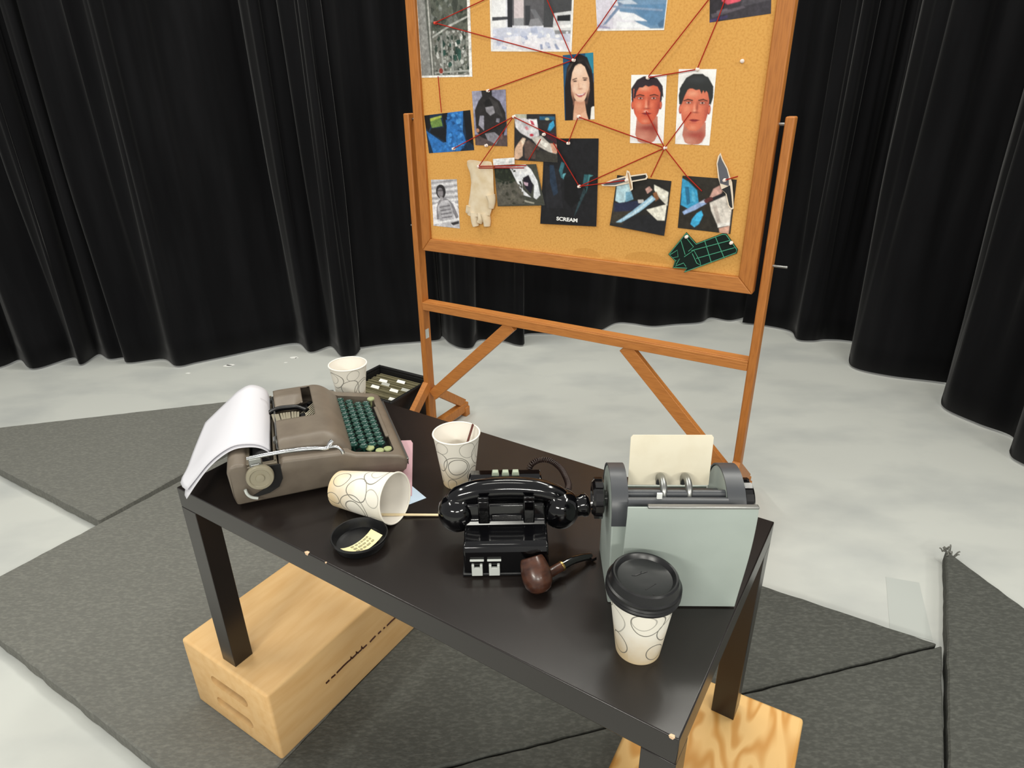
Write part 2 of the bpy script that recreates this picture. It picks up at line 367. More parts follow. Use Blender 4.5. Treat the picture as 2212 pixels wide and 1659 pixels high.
marks = [(.146,.003),(.156,.0035),None,(.163,.004),(.175,.003),None,(.18,.004),(.19,.005),(.202,.006),(.215,.006),(.227,.005),(.227,.013),(.231,.004),(.246,.005),(.245,.013),(.250,.004),(.263,.004),(.264,.014),(.268,.003),(.281,.003),None,(.293,.002),(.302,.004),(.313,.005),None,(.323,.004),(.333,.004),None,(.343,.004),(.348,.004),None,(.356,.003),(.372,.004),(.39,.003)]
m = MB(); run = []
for q in marks+[None]:
    if q is None:
        if len(run) > 1: m.tube([(.0004, b_, -.108+z_*.9) for b_, z_ in run], .0024, 6, flat=1)
        run = []
    else: run.append(q)
tag(m.build('marker_line', M['ink'], bx), 'dark broken hand-drawn line along the side')
apple_box('grainy pine plywood box under the right end of the table', (.5796,.894,ZB), -.5236, M['pine'], ()).children[0].location = (0, -.508, 0)

# ------------------------------------------------------------------ easel with cork board
EX, EY, ETH = -.3581, 2.4876, -.5437
EM = Matrix.Translation((EX,EY,0)) @ Matrix.Rotation(ETH, 4, 'Z')
es = thing('easel', 'oak easel stand holding a framed cork pin board', 'easel', (EX,EY,0), ETH)
def part(name, mats, build, parent=es, bevel=.002, smooth=35, **k):
    m = MB(); build(m); return m.build(name, mats, parent, bevel, smooth, **k)
for s0 in (-.0237, 1.2712):
    part('post', M['oakv'], lambda m: m.box((s0,0,.0), (s0+.0247,.045,1.332)), bevel=.004)
    # foot: floor bar with end blocks and two sloping stays
    c = s0+.0123
    def foot(m):
        m.box((c-.016,-.24,.022), (c+.016,.285,.066))
        for y in (-.24,.255): m.box((c-.021,y,0), (c+.021,y+.032,.046))
    ft = part('foot', M['oak'], foot, bevel=.003)
    part('stay', M['oak'], lambda m: m.bar((c,.03,.235), (c,.26,.066), .026, .04, (0,1,0)), ft)
    part('stay', M['oak'], lambda m: m.bar((c,.012,.262), (c,-.215,.066), .026, .04, (0,1,0)), ft)
def rail(m):
    m.box((.001,.0,.600), (1.2712,.019,.6245)); m.box((.001,.0,.6245), (1.2712,.006,.6325)); m.box((.001,.010,.6245), (1.2712,.048,.6335)); m.box((.001,.019,.606), (1.2712,.042,.6245))
part('crossbar', M['oakh'], rail, bevel=.0015)
part('brace', M['oakh'], lambda m: m.bar((.41,.02,.600), (.012,.02,.215), .024, .046, (0,0,1)))
part('brace', M['oakh'], lambda m: m.bar((.8627,.02,.600), (1.262,.02,.205), .024, .046, (0,0,1)))
BL, BR_, BB, BT, FWL = .0312, 1.2555, .8475, 1.778, .040
Z_ = lambda a, b, d: (a, d, b)
part('board_frame', M['oakh'], lambda m: m.prism([(BL,BB),(BR_,BB),(BR_-FWL-.005,BB+.047),(BL+FWL,BB+.047)], -.012, .03, Z_), bevel=.003)
part('board_frame', M['oakh'], lambda m: m.prism([(BL,BT),(BR_,BT),(BR_-FWL-.005,BT-.047),(BL+FWL,BT-.047)], -.012, .03, Z_), bevel=.003)
part('board_stile', M['oakv'], lambda m: m.prism([(BL,BB),(BL+FWL,BB+.047),(BL+FWL,BT-.047),(BL,BT)], -.012, .03, Z_), bevel=.003)
part('board_stile', M['oakv'], lambda m: m.prism([(BR_,BB),(BR_-FWL-.005,BB+.047),(BR_-FWL-.005,BT-.047),(BR_,BT)], -.012, .03, Z_), bevel=.003)
cork = MB(); cork.box((BL+.02,0,BB+.02), (BR_-.02,.02,BT-.02))
for cx, cz, rx, rz_ in ((.9215,.905,.075,.03),(.7129,.9,.05,.026),(.80,.885,.035,.02)):
    cork.add([(cx+rx*math.cos(PI*i/12), -.0002, cz+rz_*math.sin(PI*i/12)) for i in range(13)], [tuple(range(13))], 1)
cork.build('cork_panel', [M['cork'], M['corkstain']], es, 0, 0)
for (x0, x1, z, r) in ((1.2555,1.2712,1.3126,.004),(1.296,1.336,.9315,.0035),(-.041,-.0237,.9324,.0035),(.001,.0312,1.3126,.004)):
    part('bolt', M['steel'], lambda m: m.tube([(x0,.02,z),(x1,.02,z)], r, 12), bevel=0)
part('label_sticker', M['offwhite'], lambda m: m.box((.001,.008,.473), (.0014,.030,.513)), bevel=0, smooth=0)

# ------------------------------------------------------------------ pictures pinned on the board
def E_(cx, cy, rx, ry, n=22, a0=0, a1=2*PI):
    return [(cx+rx*math.cos(a0+(a1-a0)*i/n), cy+ry*math.sin(a0+(a1-a0)*i/n)) for i in range(n+1 if a1-a0 < 6.2 else n)]
def R_(x0, y0, x1, y1): return [(x0,y0),(x1,y0),(x1,y1),(x0,y1)]
def mottle(seed, cols, n, box, smin, smax):
    r = random.Random(seed); out = []
    for i in range(n):
        x = r.uniform(box[0], box[2]); y = r.uniform(box[1], box[3]); k = r.choice((5,6,7)); s = r.uniform(smin, smax); q = r.uniform(.4, 1.5); t = r.uniform(0, 6)
        out.append((r.choice(cols), [(min(box[2], max(box[0], x+math.cos(t+2*PI*j/k)*s*r.uniform(.6,1.2))), min(box[3], max(box[1], y+math.sin(t+2*PI*j/k)*s*q*r.uniform(.6,1.2)))) for j in range(k)]))
    return out
def print_sheet(name, label, cat, quad, layers, paper='f4f2ee', lift=.0, curl=0, group='prints pinned to the cork board', base=.0006, cell=.0014, blur=2, border=None, tex=.14):
    """quad: TL,TR,BR,BL board coordinates (s,z); layers: (colour, [(u,v)...]) printed over a sheet"""
    cs = sum(q[0] for q in quad)/4; cz = sum(q[1] for q in quad)/4
    TLq, TRq, BRq, BLq = [Vector((q[0]-cs, q[1]-cz)) for q in quad]
    def pos(u, v, d):
        p = (TLq*(1-u)+TRq*u)*(1-v)+(BLq*(1-u)+BRq*u)*v
        c = curl*(max(0, v-.3)/.7)**2 + abs(curl)*.4*(2*u-1)**2*v
        return (p.x, -(d+lift+c), p.y)
    Wm = ((TRq-TLq).length+(BRq-BLq).length)/2; Hm = ((BLq-TLq).length+(BRq-TRq).length)/2
    nx = max(10, int(Wm/cell)); ny = max(8, int(Hm/cell))
    SS = 2; U, V = np.meshgrid((np.arange(nx*SS)+.5)/(nx*SS), (np.arange(ny*SS)+.5)/(ny*SS))
    def inside(poly):
        ins = np.zeros(U.shape, bool); n = len(poly)
        for q in range(n):
            (x1, y1), (x2, y2) = poly[q], poly[(q+1) % n]
            if y1 == y2: continue
            ins ^= ((V > min(y1, y2)) & (V <= max(y1, y2))) & (U < (x2-x1)*(V-y1)/(y2-y1)+x1)
        return ins
    img = np.ones(U.shape+(3,))*np.array(lin(paper))
    for L_ in layers:
        if L_[0] == 'g':      # soft tone patch
            _, c, cx, cy, rx, ry, k = L_[:7]; w = np.exp(-((U-cx)/rx)**2-((V-cy)/ry)**2)*k
            if len(L_) > 7: w = w*inside(L_[7])
            img = img*(1-w[..., None])+np.array(lin(c))*w[..., None]; continue
        img[inside(L_[1])] = lin(L_[0])
    if border: # white printing margin
        b = border; mk = (U*Wm < b[0]) | ((1-U)*Wm < b[1]) | (V*Hm < b[2]) | ((1-V)*Hm < b[3]); img[mk] = lin(paper)
    for it in range(blur):
        p_ = np.pad(img, ((1,1),(1,1),(0,0)), 'edge'); img = (p_[:-2,1:-1]+p_[2:,1:-1]+p_[1:-1,:-2]+p_[1:-1,2:]+2*p_[1:-1,1:-1])/6
    rs = np.random.RandomState(len(label))
    if tex:  # uneven tone of a snapshot, coarse to fine
        for st, am in ((14, tex), (6, tex*.8), (3, tex*.5)):
            gy, gx = img.shape[0]//st+2, img.shape[1]//st+2; g = rs.randn(gy, gx)
            yy = np.linspace(0, gy-1.001, img.shape[0]); xx = np.linspace(0, gx-1.001, img.shape[1]); y0 = yy.astype(int); x0 = xx.astype(int); fy = (yy-y0)[:, None]; fx = (xx-x0)[None]
            nz = (g[y0][:, x0]*(1-fy)*(1-fx)+g[y0+1][:, x0]*fy*(1-fx)+g[y0][:, x0+1]*(1-fy)*fx+g[y0+1][:, x0+1]*fy*fx)
            img = img*np.exp(am*nz)[..., None]
    img = img.reshape(ny, SS, nx, SS, 3).mean((1, 3))*(1+.05*rs.randn(ny, nx, 1))
    img = np.clip(img, 0, 1)
    ci = lambda i, m_: min(m_-1, max(0, i))
    vs, fs, cl = [], [], []
    for jj in range(ny+1):
        for ii in range(nx+1):
            vs.append(pos(ii/nx, jj/ny, base+.0004))
            q = img[max(0,jj-1):jj+1, max(0,ii-1):ii+1].reshape(-1, 3).mean(0); cl.append((*q, 1))
    w1 = nx+1; F = lambda a, b: b*w1+a
    for jj in range(ny):
        for ii in range(nx): fs.append((F(ii,jj),F(ii,jj+1),F(ii+1,jj+1),F(ii+1,jj)))
    b0 = len(vs); vs += [pos(a_/nx, b_/ny, base) for b_ in range(ny+1) for a_ in range(nx+1)]; cl += [(*lin('dddbd5'), 1)]*((nx+1)*(ny+1))
    fs += [tuple(b0+k for k in reversed(f_)) for f_ in list(fs)]
    edge = [(i_,0) for i_ in range(nx)]+[(nx,j_) for j_ in range(ny)]+[(i_,ny) for i_ in range(nx,0,-1)]+[(0,j_) for j_ in range(ny,0,-1)]; ne = len(edge)
    for k in range(ne): a_, b_ = F(*edge[k]), F(*edge[(k+1) % ne]); fs.append((a_, b_, b0+b_, b0+a_))
    me = bpy.data.meshes.new(name); me.from_pydata(vs, [], fs); me.materials.append(M['print'])
    ca = me.color_attributes.new('ink', 'FLOAT_COLOR', 'POINT'); ca.data.foreach_set('color', np.array(cl, dtype=np.float32).ravel())
    for p in me.polygons: p.use_smooth = len(p.vertices) == 4
    me.set_sharp_from_angle(angle=math.radians(35))
    o = bpy.data.objects.new(name, me); COL.objects.link(o)
    p = EM @ Vector((cs, 0, cz)); o.location = p; o.rotation_euler = (0, 0, ETH)
    return tag(o, label, cat, group)

def woman_layers():
    return [('1e4f74', R_(0,0,1,1)), ('2a86a0', R_(.74,0,1,.3)), ('1f5c85', R_(0,0,.3,.14)), ('1b1416', [(.04,1),(.03,.5),(.12,.2),(.3,.06),(.55,.0),(.8,.06),(.95,.26),(1,.5),(1,1)]),
        ('d9a486', [(.28,1),(.3,.88),(.36,.70),(.68,.70),(.74,.9),(.8,1)]), ('e8b79a', [(.28,1),(.34,.88),(.5,.93),(.7,.86),(.78,1)]), ('f3efe8', [(.86,1),(.9,.82),(1,.78),(1,1)]),
        ('efc7ac', E_(.55,.41,.315,.26)), ('efc7ac', E_(.54,.56,.23,.17)), ('g','c98f74',.27,.56,.09,.16,.75), ('g','d19c80',.83,.5,.07,.16,.6), ('g','c88a70',.5,.735,.2,.03,.7), ('g','fbe0cb',.5,.25,.2,.08,.7), ('g','fadcc6',.36,.52,.08,.05,.6), ('g','fadcc6',.7,.5,.08,.05,.5),
        ('1b1416', [(.12,.6),(.16,.26),(.4,.08),(.56,.13),(.4,.17),(.3,.27),(.24,.42),(.24,.6)]), ('1b1416', [(.52,.12),(.7,.1),(.95,.3),(.9,.6),(.84,.36),(.72,.2)]),
        ('1b1416', [(.02,1),(.03,.5),(.14,.38),(.24,.42),(.245,.60),(.30,.72),(.285,.86),(.27,1)]), ('1b1416', [(.86,.36),(1,.45),(1,.80),(.90,.80),(.82,.92),(.75,.84),(.80,.70),(.865,.55)]),
        ('4a3026', [(.29,.372),(.44,.352),(.46,.366),(.3,.388)]), ('4a3026', [(.64,.352),(.8,.362),(.8,.376),(.64,.368)]), ('g','9c6e5c',.38,.40,.09,.018,.7), ('g','9c6e5c',.72,.39,.09,.018,.7), ('2a1a1a', E_(.385,.402,.062,.010)), ('2a1a1a', E_(.715,.393,.058,.010)),
        ('g','c9937a',.50,.47,.025,.05,.7), ('g','b87c66',.55,.522,.08,.012,.9), ('b0575a', [(.36,.59),(.54,.605),(.75,.58),(.68,.625),(.55,.64),(.44,.628)]), ('f8f2ee', [(.41,.596),(.54,.608),(.70,.59),(.62,.615),(.5,.62)]), ('c4686a', [(.44,.627),(.56,.638),(.66,.622),(.58,.65),(.5,.65)]),
        ('g','c98f74',.34,.6,.03,.03,.5), ('g','c98f74',.76,.57,.03,.03,.4)]
def man_layers(q):
    """q: hair top, hairline, brow, eye, nose, mouth, chin (v) and hair/side data"""
    ht, hl, br, ey, no, mo, ch, side, cx, hw_, hair, sk, dk = (q[k] for k in ('ht','hl','br','ey','no','mo','ch','side','cx','hw','hair','skin','dark'))
    jw = hw_*.66
    FP = [(cx-hw_,hl+.06),(cx-hw_*.6,hl-.02),(cx+hw_*.6,hl-.02),(cx+hw_,hl+.06),(cx+hw_+.005,no),(cx+hw_*.9,mo),(cx+jw*.8,ch-.035),(cx+jw*.4,ch),(cx-jw*.4,ch),(cx-jw*.8,ch-.035),(cx-hw_*.9,mo),(cx-hw_-.005,no)]
    NP = [(cx-.27,.985),(cx-.31,.9),(cx-.27,ch-.1),(cx+.34,ch-.12),(cx+.37,.88),(cx+.30,.985),(cx,1)]
    L = [('fbfaf8', R_(0,0,1,1))]
    L += [('ece2de', [(0,1),(.03,.92),(.2,.86),(.8,.86),(.97,.92),(1,1)]), ('c8806c', NP), ('g','dba08c',cx-.12,.93,.14,.06,.6,NP), ('g','b0604e',cx+.2,ch+.1,.12,.1,.6,NP), ('f7f5f3', [(0,1),(.02,.9),(cx-.31,.86),(cx-.22,.97),(cx-.1,1)]), ('f7f5f3', [(1,1),(1,.88),(cx+.38,.85),(cx+.28,.96),(cx+.16,1)]),
          (dk, E_(cx-hw_-.02,(ey+no)/2+.03,.045,.065)), (dk, E_(cx+hw_+.02,(ey+no)/2+.03,.045,.065)), (sk, E_(cx+hw_+.025,(ey+no)/2+.03,.025,.045)), (sk, E_(cx-hw_-.025,(ey+no)/2+.03,.025,.045)),
          (hair, [(cx-hw_-.05,side),(cx-hw_-.07,(ht+side)/2),(cx-hw_*.75,ht+.05),(cx-.1,ht),(cx+.15,ht),(cx+hw_*.8,ht+.055),(cx+hw_+.07,(ht+side)/2),(cx+hw_+.05,side),(cx+hw_-.02,side+.03),(cx-hw_+.02,side+.03)]),
          (sk, FP),
          ('g',dk,cx+hw_,(ey+mo)/2+.02,.13,.17,.8,FP), ('g',dk,cx-hw_-.01,mo,.07,.1,.6,FP), ('g',dk,cx+.05,ch+.055,.3,.05,.85,NP), ('g',dk,cx+.24,ch+.05,.1,.1,.5,NP), ('g','f3ab8a',cx-.08,hl+.045,.16,.04,.8,FP), ('g','f19a78',cx-.22,no-.03,.09,.06,.7,FP), ('g','ea8a6c',cx+.14,no-.03,.07,.05,.5,FP), ('g','f0a080',cx-.02,ch-.045,.1,.03,.6,FP),
          ('g','7a3430',cx-.18,ey-.005,.12,.028,.75,FP), ('g','7a3430',cx+.2,ey-.005,.12,.028,.75,FP), ('2e1a17', [(cx-.33,br+.012),(cx-.2,br-.012),(cx-.06,br+.004),(cx-.07,br+.018),(cx-.2,br+.004),(cx-.32,br+.024)]), ('2e1a17', [(cx+.08,br+.002),(cx+.22,br-.014),(cx+.34,br+.008),(cx+.34,br+.02),(cx+.22,br+.002),(cx+.09,br+.016)]),
          ('d8bcb2', E_(cx-.18,ey,.065,.010)), ('d8bcb2', E_(cx+.2,ey,.065,.010)), ('20120f', E_(cx-.175,ey,.03,.011)), ('20120f', E_(cx+.205,ey,.03,.011)),
          ('g','8f3d34',cx+.065,(ey+no)/2,.035,(no-ey)*.55,.75,FP), ('g','f2a486',cx-.01,(ey+no)/2+.02,.03,(no-ey)*.5,.8,FP), ('g','8a342e',cx+.02,no+.012,.1,.010,.9,FP), ('g','f4b296',cx,no-.012,.04,.016,.7,FP),
          ('9e3236', [(cx-.14,mo),(cx-.03,mo-.013),(cx+.02,mo-.009),(cx+.06,mo-.013),(cx+.17,mo),(cx+.06,mo+.022),(cx-.04,mo+.022)]), ('g','5c1a1c',cx+.015,mo,.13,.006,.9,FP), ('g','b24a40',cx,mo+.036,.09,.012,.6,FP)]
    return L
def fringe(hair, pts): return [(hair, pts)]
S = print_sheet
aerial = [('75756f', R_(0,0,1,1)), ('8b8b88', [(0,0),(.14,0),(.2,1),(.02,1)]), ('5d605a', [(.14,0),(.24,0),(.27,1),(.2,1)]), ('b4b3ae', [(.19,.0),(.22,0),(.25,1),(.22,1)]), ('5d6158', R_(.26,0,.97,.5))]
aerial += mottle(3, ['41463f','4a5148','606459','737772'], 90, (.26,.02,.96,.97), .02, .07)+mottle(5, ['a9aba6','8e918b','c9cac6','37423a','2c3a33'], 150, (.28,.5,.96,.97), .008, .035)
aerial += mottle(15, ['27413a','2f4f46'], 12, (.45,.6,.8,.9), .03, .07)+[('b2b4af', [(.26,.56),(.6,.44),(.95,.35),(.95,.37),(.6,.465),(.26,.58)]), ('9fa19d', R_(.42,.55,.455,.95)), ('9fa19d', R_(.62,.6,.65,.97)), ('a2a49f', [(.27,.94),(.96,.92),(.96,.94),(.27,.96)]), ('8d3a30', E_(.4,.93,.04,.03))]
S('photograph', 'aerial street map print with a red pin at upper left of the board', 'picture', [(.0728,1.726),(.2831,1.715),(.2826,1.445),(.0728,1.4457)], aerial, border=(.001,.011,.006,.006), cell=.0013, blur=1, tex=.16)
house = [('e3e3ec', R_(0,0,1,1)), ('5b5a5e', R_(.24,0,.7,.66)), ('f1f1f4', R_(0,0,.2,.68)), ('45464c', [(0,.55),(.22,.54),(.22,.58),(0,.6)]), ('2d2e33', R_(.22,.3,.28,.68)), ('9d9da2', R_(.3,.46,.42,.66)), ('d6c9cc', R_(.3,.3,.42,.56)), ('3a3b40', R_(.44,.4,.5,.66)), ('717277', [(.5,.45),(.56,.45),(.66,.62),(.6,.66)]),
         ('46474a', R_(.66,.3,.98,.68)), ('8a8a8f', [(.5,.58),(.6,.56),(.66,.66),(.48,.67)]), ('cfd3e4', [(0,.72),(.2,.68),(.45,.7),(.56,.66),(.75,.7),(1,.75),(1,1),(0,1)]), ('e9e8f0', [(.0,.85),(.3,.8),(.6,.78),(1,.88),(1,1),(0,1)]), ('a9b2cf', [(.38,.78),(.45,.77),(.48,.84),(.42,.85)]), ('b7bfd8', [(.5,.7),(.58,.68),(.6,.76),(.52,.76)]),
         ('9aa4c2', [(.62,.9),(.65,.9),(.66,.97),(.63,.97)]), ('9aa4c2', [(.7,.88),(.73,.88),(.76,.97),(.72,.97)]), ('9aa4c2', [(.78,.87),(.8,.87),(.86,.97),(.82,.97)]),
         ('d9dadd', [(.78,.5),(.98,.47),(.98,.76),(.8,.76),(.77,.7)]), ('1f2226', [(.82,.53),(.97,.515),(.97,.6),(.82,.6)]), ('f3f3f5', [(.79,.66),(.98,.64),(.98,.68),(.79,.7)]), ('8f9094', [(.79,.72),(.98,.72),(.98,.76),(.8,.77)])]
house += mottle(8, ['c3c9de','dcdfea','f4f4f8'], 40, (.03,.72,.97,.97), .015, .05)
S('photograph', 'print of a snowy driveway and a parked white car by a house', 'picture', [(.3567,1.727),(.6466,1.705),(.642,1.5056),(.3574,1.5164)], house, border=(.007,.006,.006,.005), cell=.0013, blur=1, tex=.06)
snow = [('e7e5ee', R_(0,0,1,1)), ('d9d5e2', R_(0,0,.25,1)), ('6f92b4', [(.3,.5),(1,.42),(1,.98),(.75,.97),(.35,.72)]), ('5f88ae', [(.5,.62),(1,.6),(1,.9),(.8,.93)]), ('eef0f6', [(.25,.7),(.55,.74),(.75,.86),(.4,.84)]), ('f2f3f8', [(.3,.86),(.6,.88),(.8,.97),(.3,.95)]), ('7e93b2', [(.08,.92),(.14,.9),(.5,.5),(.62,.2),(.58,.2),(.44,.48)]), ('8aa0bd', [(.25,.62),(.95,.68),(.95,.71),(.25,.65)]), ('8aa0bd', [(.35,.4),(1,.52),(1,.55),(.35,.44)]), ('c9d4e4', [(.3,.55),(.5,.53),(.6,.6),(.4,.6)]), ('4f7396', [(.9,.9),(1,.8),(1,.93),(.93,.97)]), ('a6a3c0', [(0,.9),(.2,.95),(.2,.97),(0,.95)])]
S('photograph', 'print of blue tree shadows across white snow at the top of the board', 'picture', [(.7043,1.7242),(.9303,1.7045),(.9224,1.5489),(.7226,1.5564)], snow, border=(.001,.002,.002,.004), tex=.06)
shoe = [('36323a', R_(0,0,1,1)), ('2a262d', R_(0,0,.25,.9)), ('e2566a', [(.2,.62),(.35,.2),(.7,.2),(.6,.5),(.5,.66),(.3,.7)]), ('ee6f80', [(.3,.5),(.42,.3),(.62,.3),(.5,.52)]), ('48444c', [(.6,.5),(1,.2),(1,.7),(.5,.78)]), ('5e5660', [(.02,.85),(.55,.76),(.6,.8),(.05,.92)]), ('6e6670', [(.12,.8),(.3,.77),(.3,.82),(.12,.86)]), ('3f3860', [(.0,.95),(.3,.9),(.3,.96),(0,1)])]
S('photograph', 'dark print with a pink-red shape in the upper right corner of the board', 'picture', [(1.0325,1.6854),(1.1871,1.6723),(1.1991,1.5725),(1.0458,1.5606)], shoe)
S('photograph', 'portrait print of a smiling woman with long dark hair', 'picture', [(.6129,1.4972),(.7124,1.5013),(.725,1.3201),(.6244,1.3157)], woman_layers(), cell=.0012, blur=1, tex=.02)
figure = [('8f8ea6', R_(0,0,1,1)), ('a09fb4', R_(0,0,.3,.4)), ('5a4c4c', R_(.0,.8,1,1)), ('2b2829', [(.06,.75),(.05,.35),(.18,.18),(.3,.1),(.28,0),(.6,0),(.6,.1),(.82,.2),(.97,.4),(1,.62),(.9,.8),(.5,.92),(.2,.85)]), ('1b191a', E_(.5,.25,.14,.1)), ('8c8990', [(.38,.3),(.62,.28),(.66,.4),(.52,.45),(.4,.38)]), ('9a98a6', [(.2,.45),(.32,.45),(.3,.72),(.14,.62)]), ('777580', [(.7,.5),(.8,.5),(.78,.58),(.68,.56)]), ('8f8d96', [(.32,.78),(.62,.75),(.76,.82),(.66,.97),(.4,.9)]), ('7c5a55', [(.8,.78),(.88,.78),(.84,.88),(.78,.86)]), ('c08a70', E_(.1,.72,.05,.035)), ('3d3a3b', [(.5,.12),(.75,.22),(.9,.5),(.7,.4)])]
S('photograph', 'grey print of a dark coated figure sitting, left of the smiling woman', 'picture', [(.2793,1.4017),(.4106,1.406),(.414,1.234),(.2869,1.2342)], figure, lift=.0012)
blue = [('1b2f45', R_(0,0,1,1)), ('2e72bb', [(.5,0),(.85,0),(.8,.5),(.85,.8),(.7,1),(.1,1),(0,.4),(.15,.55),(.4,.8),(.45,.5)]), ('14171c', [(.12,.35),(.45,.35),(.42,.75),(.25,.6),(.08,.45)]), ('14161b', [(.85,0),(1,0),(1,.9),(.86,.7)]), ('14161b', [(.4,.0),(.52,0),(.46,.4),(.4,.4)]), ('6d8a45', [(.1,.12),(.36,.12),(.38,.32),(.14,.34)]), ('a9b84f', [(.1,.1),(.38,.05),(.38,.1),(.12,.17)]), ('0f1216', [(0,0),(.12,0),(.12,.3),(.05,.42),(0,.3)])]
blue += mottle(21, ['3f8ad6','245c9b','4f97dc','1d4f88'], 55, (.46,.03,.8,.95), .02, .06)+mottle(22, ['3b83cd','2a67ad'], 25, (.08,.75,.6,.98), .02, .06)
S('photograph', 'bright blue print of water with a small green patch at the left of the board', 'picture', [(.0732,1.3257),(.2692,1.3442),(.2799,1.2177),(.0839,1.2009)], blue)
bloody = [('2c2a2c', R_(0,0,1,1)), ('b9b9a6', R_(0,0,.3,.12)), ('d7d4d8', [(.0,.1),(.25,.08),(.35,.12),(.55,.1),(.6,.45),(.4,.52),(.15,.4),(.03,.28)]), ('f0eef2', [(.35,.1),(.55,.12),(.58,.35),(.42,.4)]), ('c74a5e', [(.38,.12),(.46,.15),(.5,.24),(.42,.22)]), ('c22f45', E_(.42,.44,.05,.03)), ('d98a94', [(.25,.28),(.3,.25),(.36,.32),(.3,.34)]), ('3d9ecb', [(.85,.2),(.95,.13),(.97,.24),(.86,.35),(.8,.33)]), ('2c5f80', R_(.62,.05,.98,.12)), ('c9cdb0', E_(.8,.1,.05,.025)), ('c8c2ba', [(.4,.5),(.65,.45),(.9,.66),(.98,.82),(.8,.78),(.55,.66)]), ('efece4', [(.62,.52),(.8,.62),(.75,.7),(.6,.6)]), ('d4a088', [(.85,.6),(1,.62),(1,.8),(.9,.8)]), ('4a1f2c', [(.64,.35),(.98,.4),(1,.6),(.8,.5)]), ('d8b49a', [(.02,.75),(.1,.62),(.2,.5),(.28,.52),(.2,.72),(.2,.9),(.1,.98),(0,.98)]), ('f0dcc6', [(.16,.56),(.25,.5),(.26,.6),(.2,.66)]), ('5a4a44', [(.24,.6),(.35,.55),(.6,.7),(.5,.95),(.25,.95)]), ('3b3833', [(.5,.75),(1,.82),(1,1),(.5,1)])]
S('photograph', 'print of crumpled white and pink cloth among dark leaves near the board centre', 'picture', [(.4443,1.3326),(.5924,1.3341),(.6034,1.1903),(.4409,1.1925)], bloody, lift=.0034)
cloth = [('46473f', R_(0,0,1,1)), ('23291f', [(0,0),(.5,0),(.5,.35),(.2,.4),(0,.3)]), ('5b5850', [(0,.45),(.5,.4),(.6,.95),(0,.98)]), ('e6e8ee', [(.36,.05),(.75,.0),(.86,.12),(.95,.4),(.95,.75),(.85,.85),(.8,.8),(.86,.5),(.76,.3),(.62,.36),(.6,.6),(.75,.8),(.6,.74),(.52,.5),(.42,.2)]), ('f7f8fb', [(.6,.1),(.8,.06),(.86,.2),(.7,.24)]), ('1e1a28', [(.64,.32),(.78,.25),(.84,.5),(.76,.72),(.66,.56)]), ('d3b3c6', [(.64,.42),(.74,.44),(.72,.52),(.66,.5)]), ('c9aeb4', [(.02,.02),(.4,.02),(.4,.06),(.02,.06)]), ('9c9a8f', [(.6,.86),(.8,.93),(.78,.96),(.58,.9)])]
cloth += mottle(31, ['585750','39392f','6a665c','4a4a40'], 60, (.03,.4,.6,.97), .015, .05)+mottle(32, ['262f25','1d241b','343b2c'], 30, (.03,.08,.5,.45), .02, .05)
S('photograph', 'print of a pale rag on dark grass, right of the latex glove', 'picture', [(.3619,1.1715),(.5254,1.1828),(.5587,1.0534),(.3734,1.037)], cloth, lift=.0048)
S('paper_slip', 'small blank white slip above the print of a rag on grass', 'paper', [(.3587,1.1923),(.444,1.2001),(.4443,1.1791),(.36,1.1716)], [('dfe3e2', R_(.02,.1,.6,.9)), ('c9cfd0', R_(.75,.2,.9,.8))], lift=.006)
poster = [('19191d', R_(0,0,1,1)), ('222227', [(.02,.3),(.3,.35),(.4,.8),(.1,.8)]), ('27364a', [(.12,.3),(.2,.3),(.3,.62),(.22,.66),(.14,.5)]), ('3a6f7c', [(.34,.26),(.4,.28),(.36,.4),(.4,.46),(.34,.44),(.3,.36)]), ('5fa0ad', [(.37,.4),(.43,.39),(.38,.46)]), ('2e6068', [(.76,.4),(.86,.4),(.8,.55),(.74,.52)]), ('4b8c92', [(.84,.4),(.92,.41),(.86,.43),(.8,.62)]), ('2c4046', [(.76,.55),(.8,.6),(.66,.82),(.6,.9),(.64,.8)]), ('32474c', [(.5,.55),(.53,.55),(.58,.75),(.56,.78)]), ('0f0f12', [(.4,.45),(.6,.4),(.7,.7),(.55,.8),(.42,.7)])]
po = S('poster', 'black poster with white title lettering at its foot, centre of the board', 'poster', [(.5531,1.2615),(.7418,1.2661),(.7486,1.0008),(.5431,.9921)], poster, paper='18181b', lift=.0018, curl=.004)
fc = bpy.data.curves.new('title_text', 'FONT'); fc.body = 'SCREAM'; fc.size = .0205; fc.extrude = .0002; fc.offset = .0007; fc.align_x = 'CENTER'
to = bpy.data.objects.new('title_text', fc); COL.objects.link(to); bpy.context.view_layer.update()
tme = bpy.data.meshes.new_from_object(to.evaluated_get(bpy.context.evaluated_depsgraph_get())); bpy.data.objects.remove(to); bpy.data.curves.remove(fc)
tme.materials.clear(); tme.materials.append(M['lettering'])
tl = bpy.data.objects.new('title_lettering', tme); COL.objects.link(tl); tl.parent = po
tl.location = (-.004,-.0074,-.1215); tl.rotation_euler = (PI/2-.045, 0, 0); tl.scale = (1.02, .8, 1)
mug = [('c9c7cc', R_(0,0,1,1))]+[(('e9e8ec' if i % 2 else 'a2a0a6'), [(0,.06+i*.055),(1,.0+i*.055),(1,.028+i*.055),(0,.088+i*.055)]) for i in range(12)]
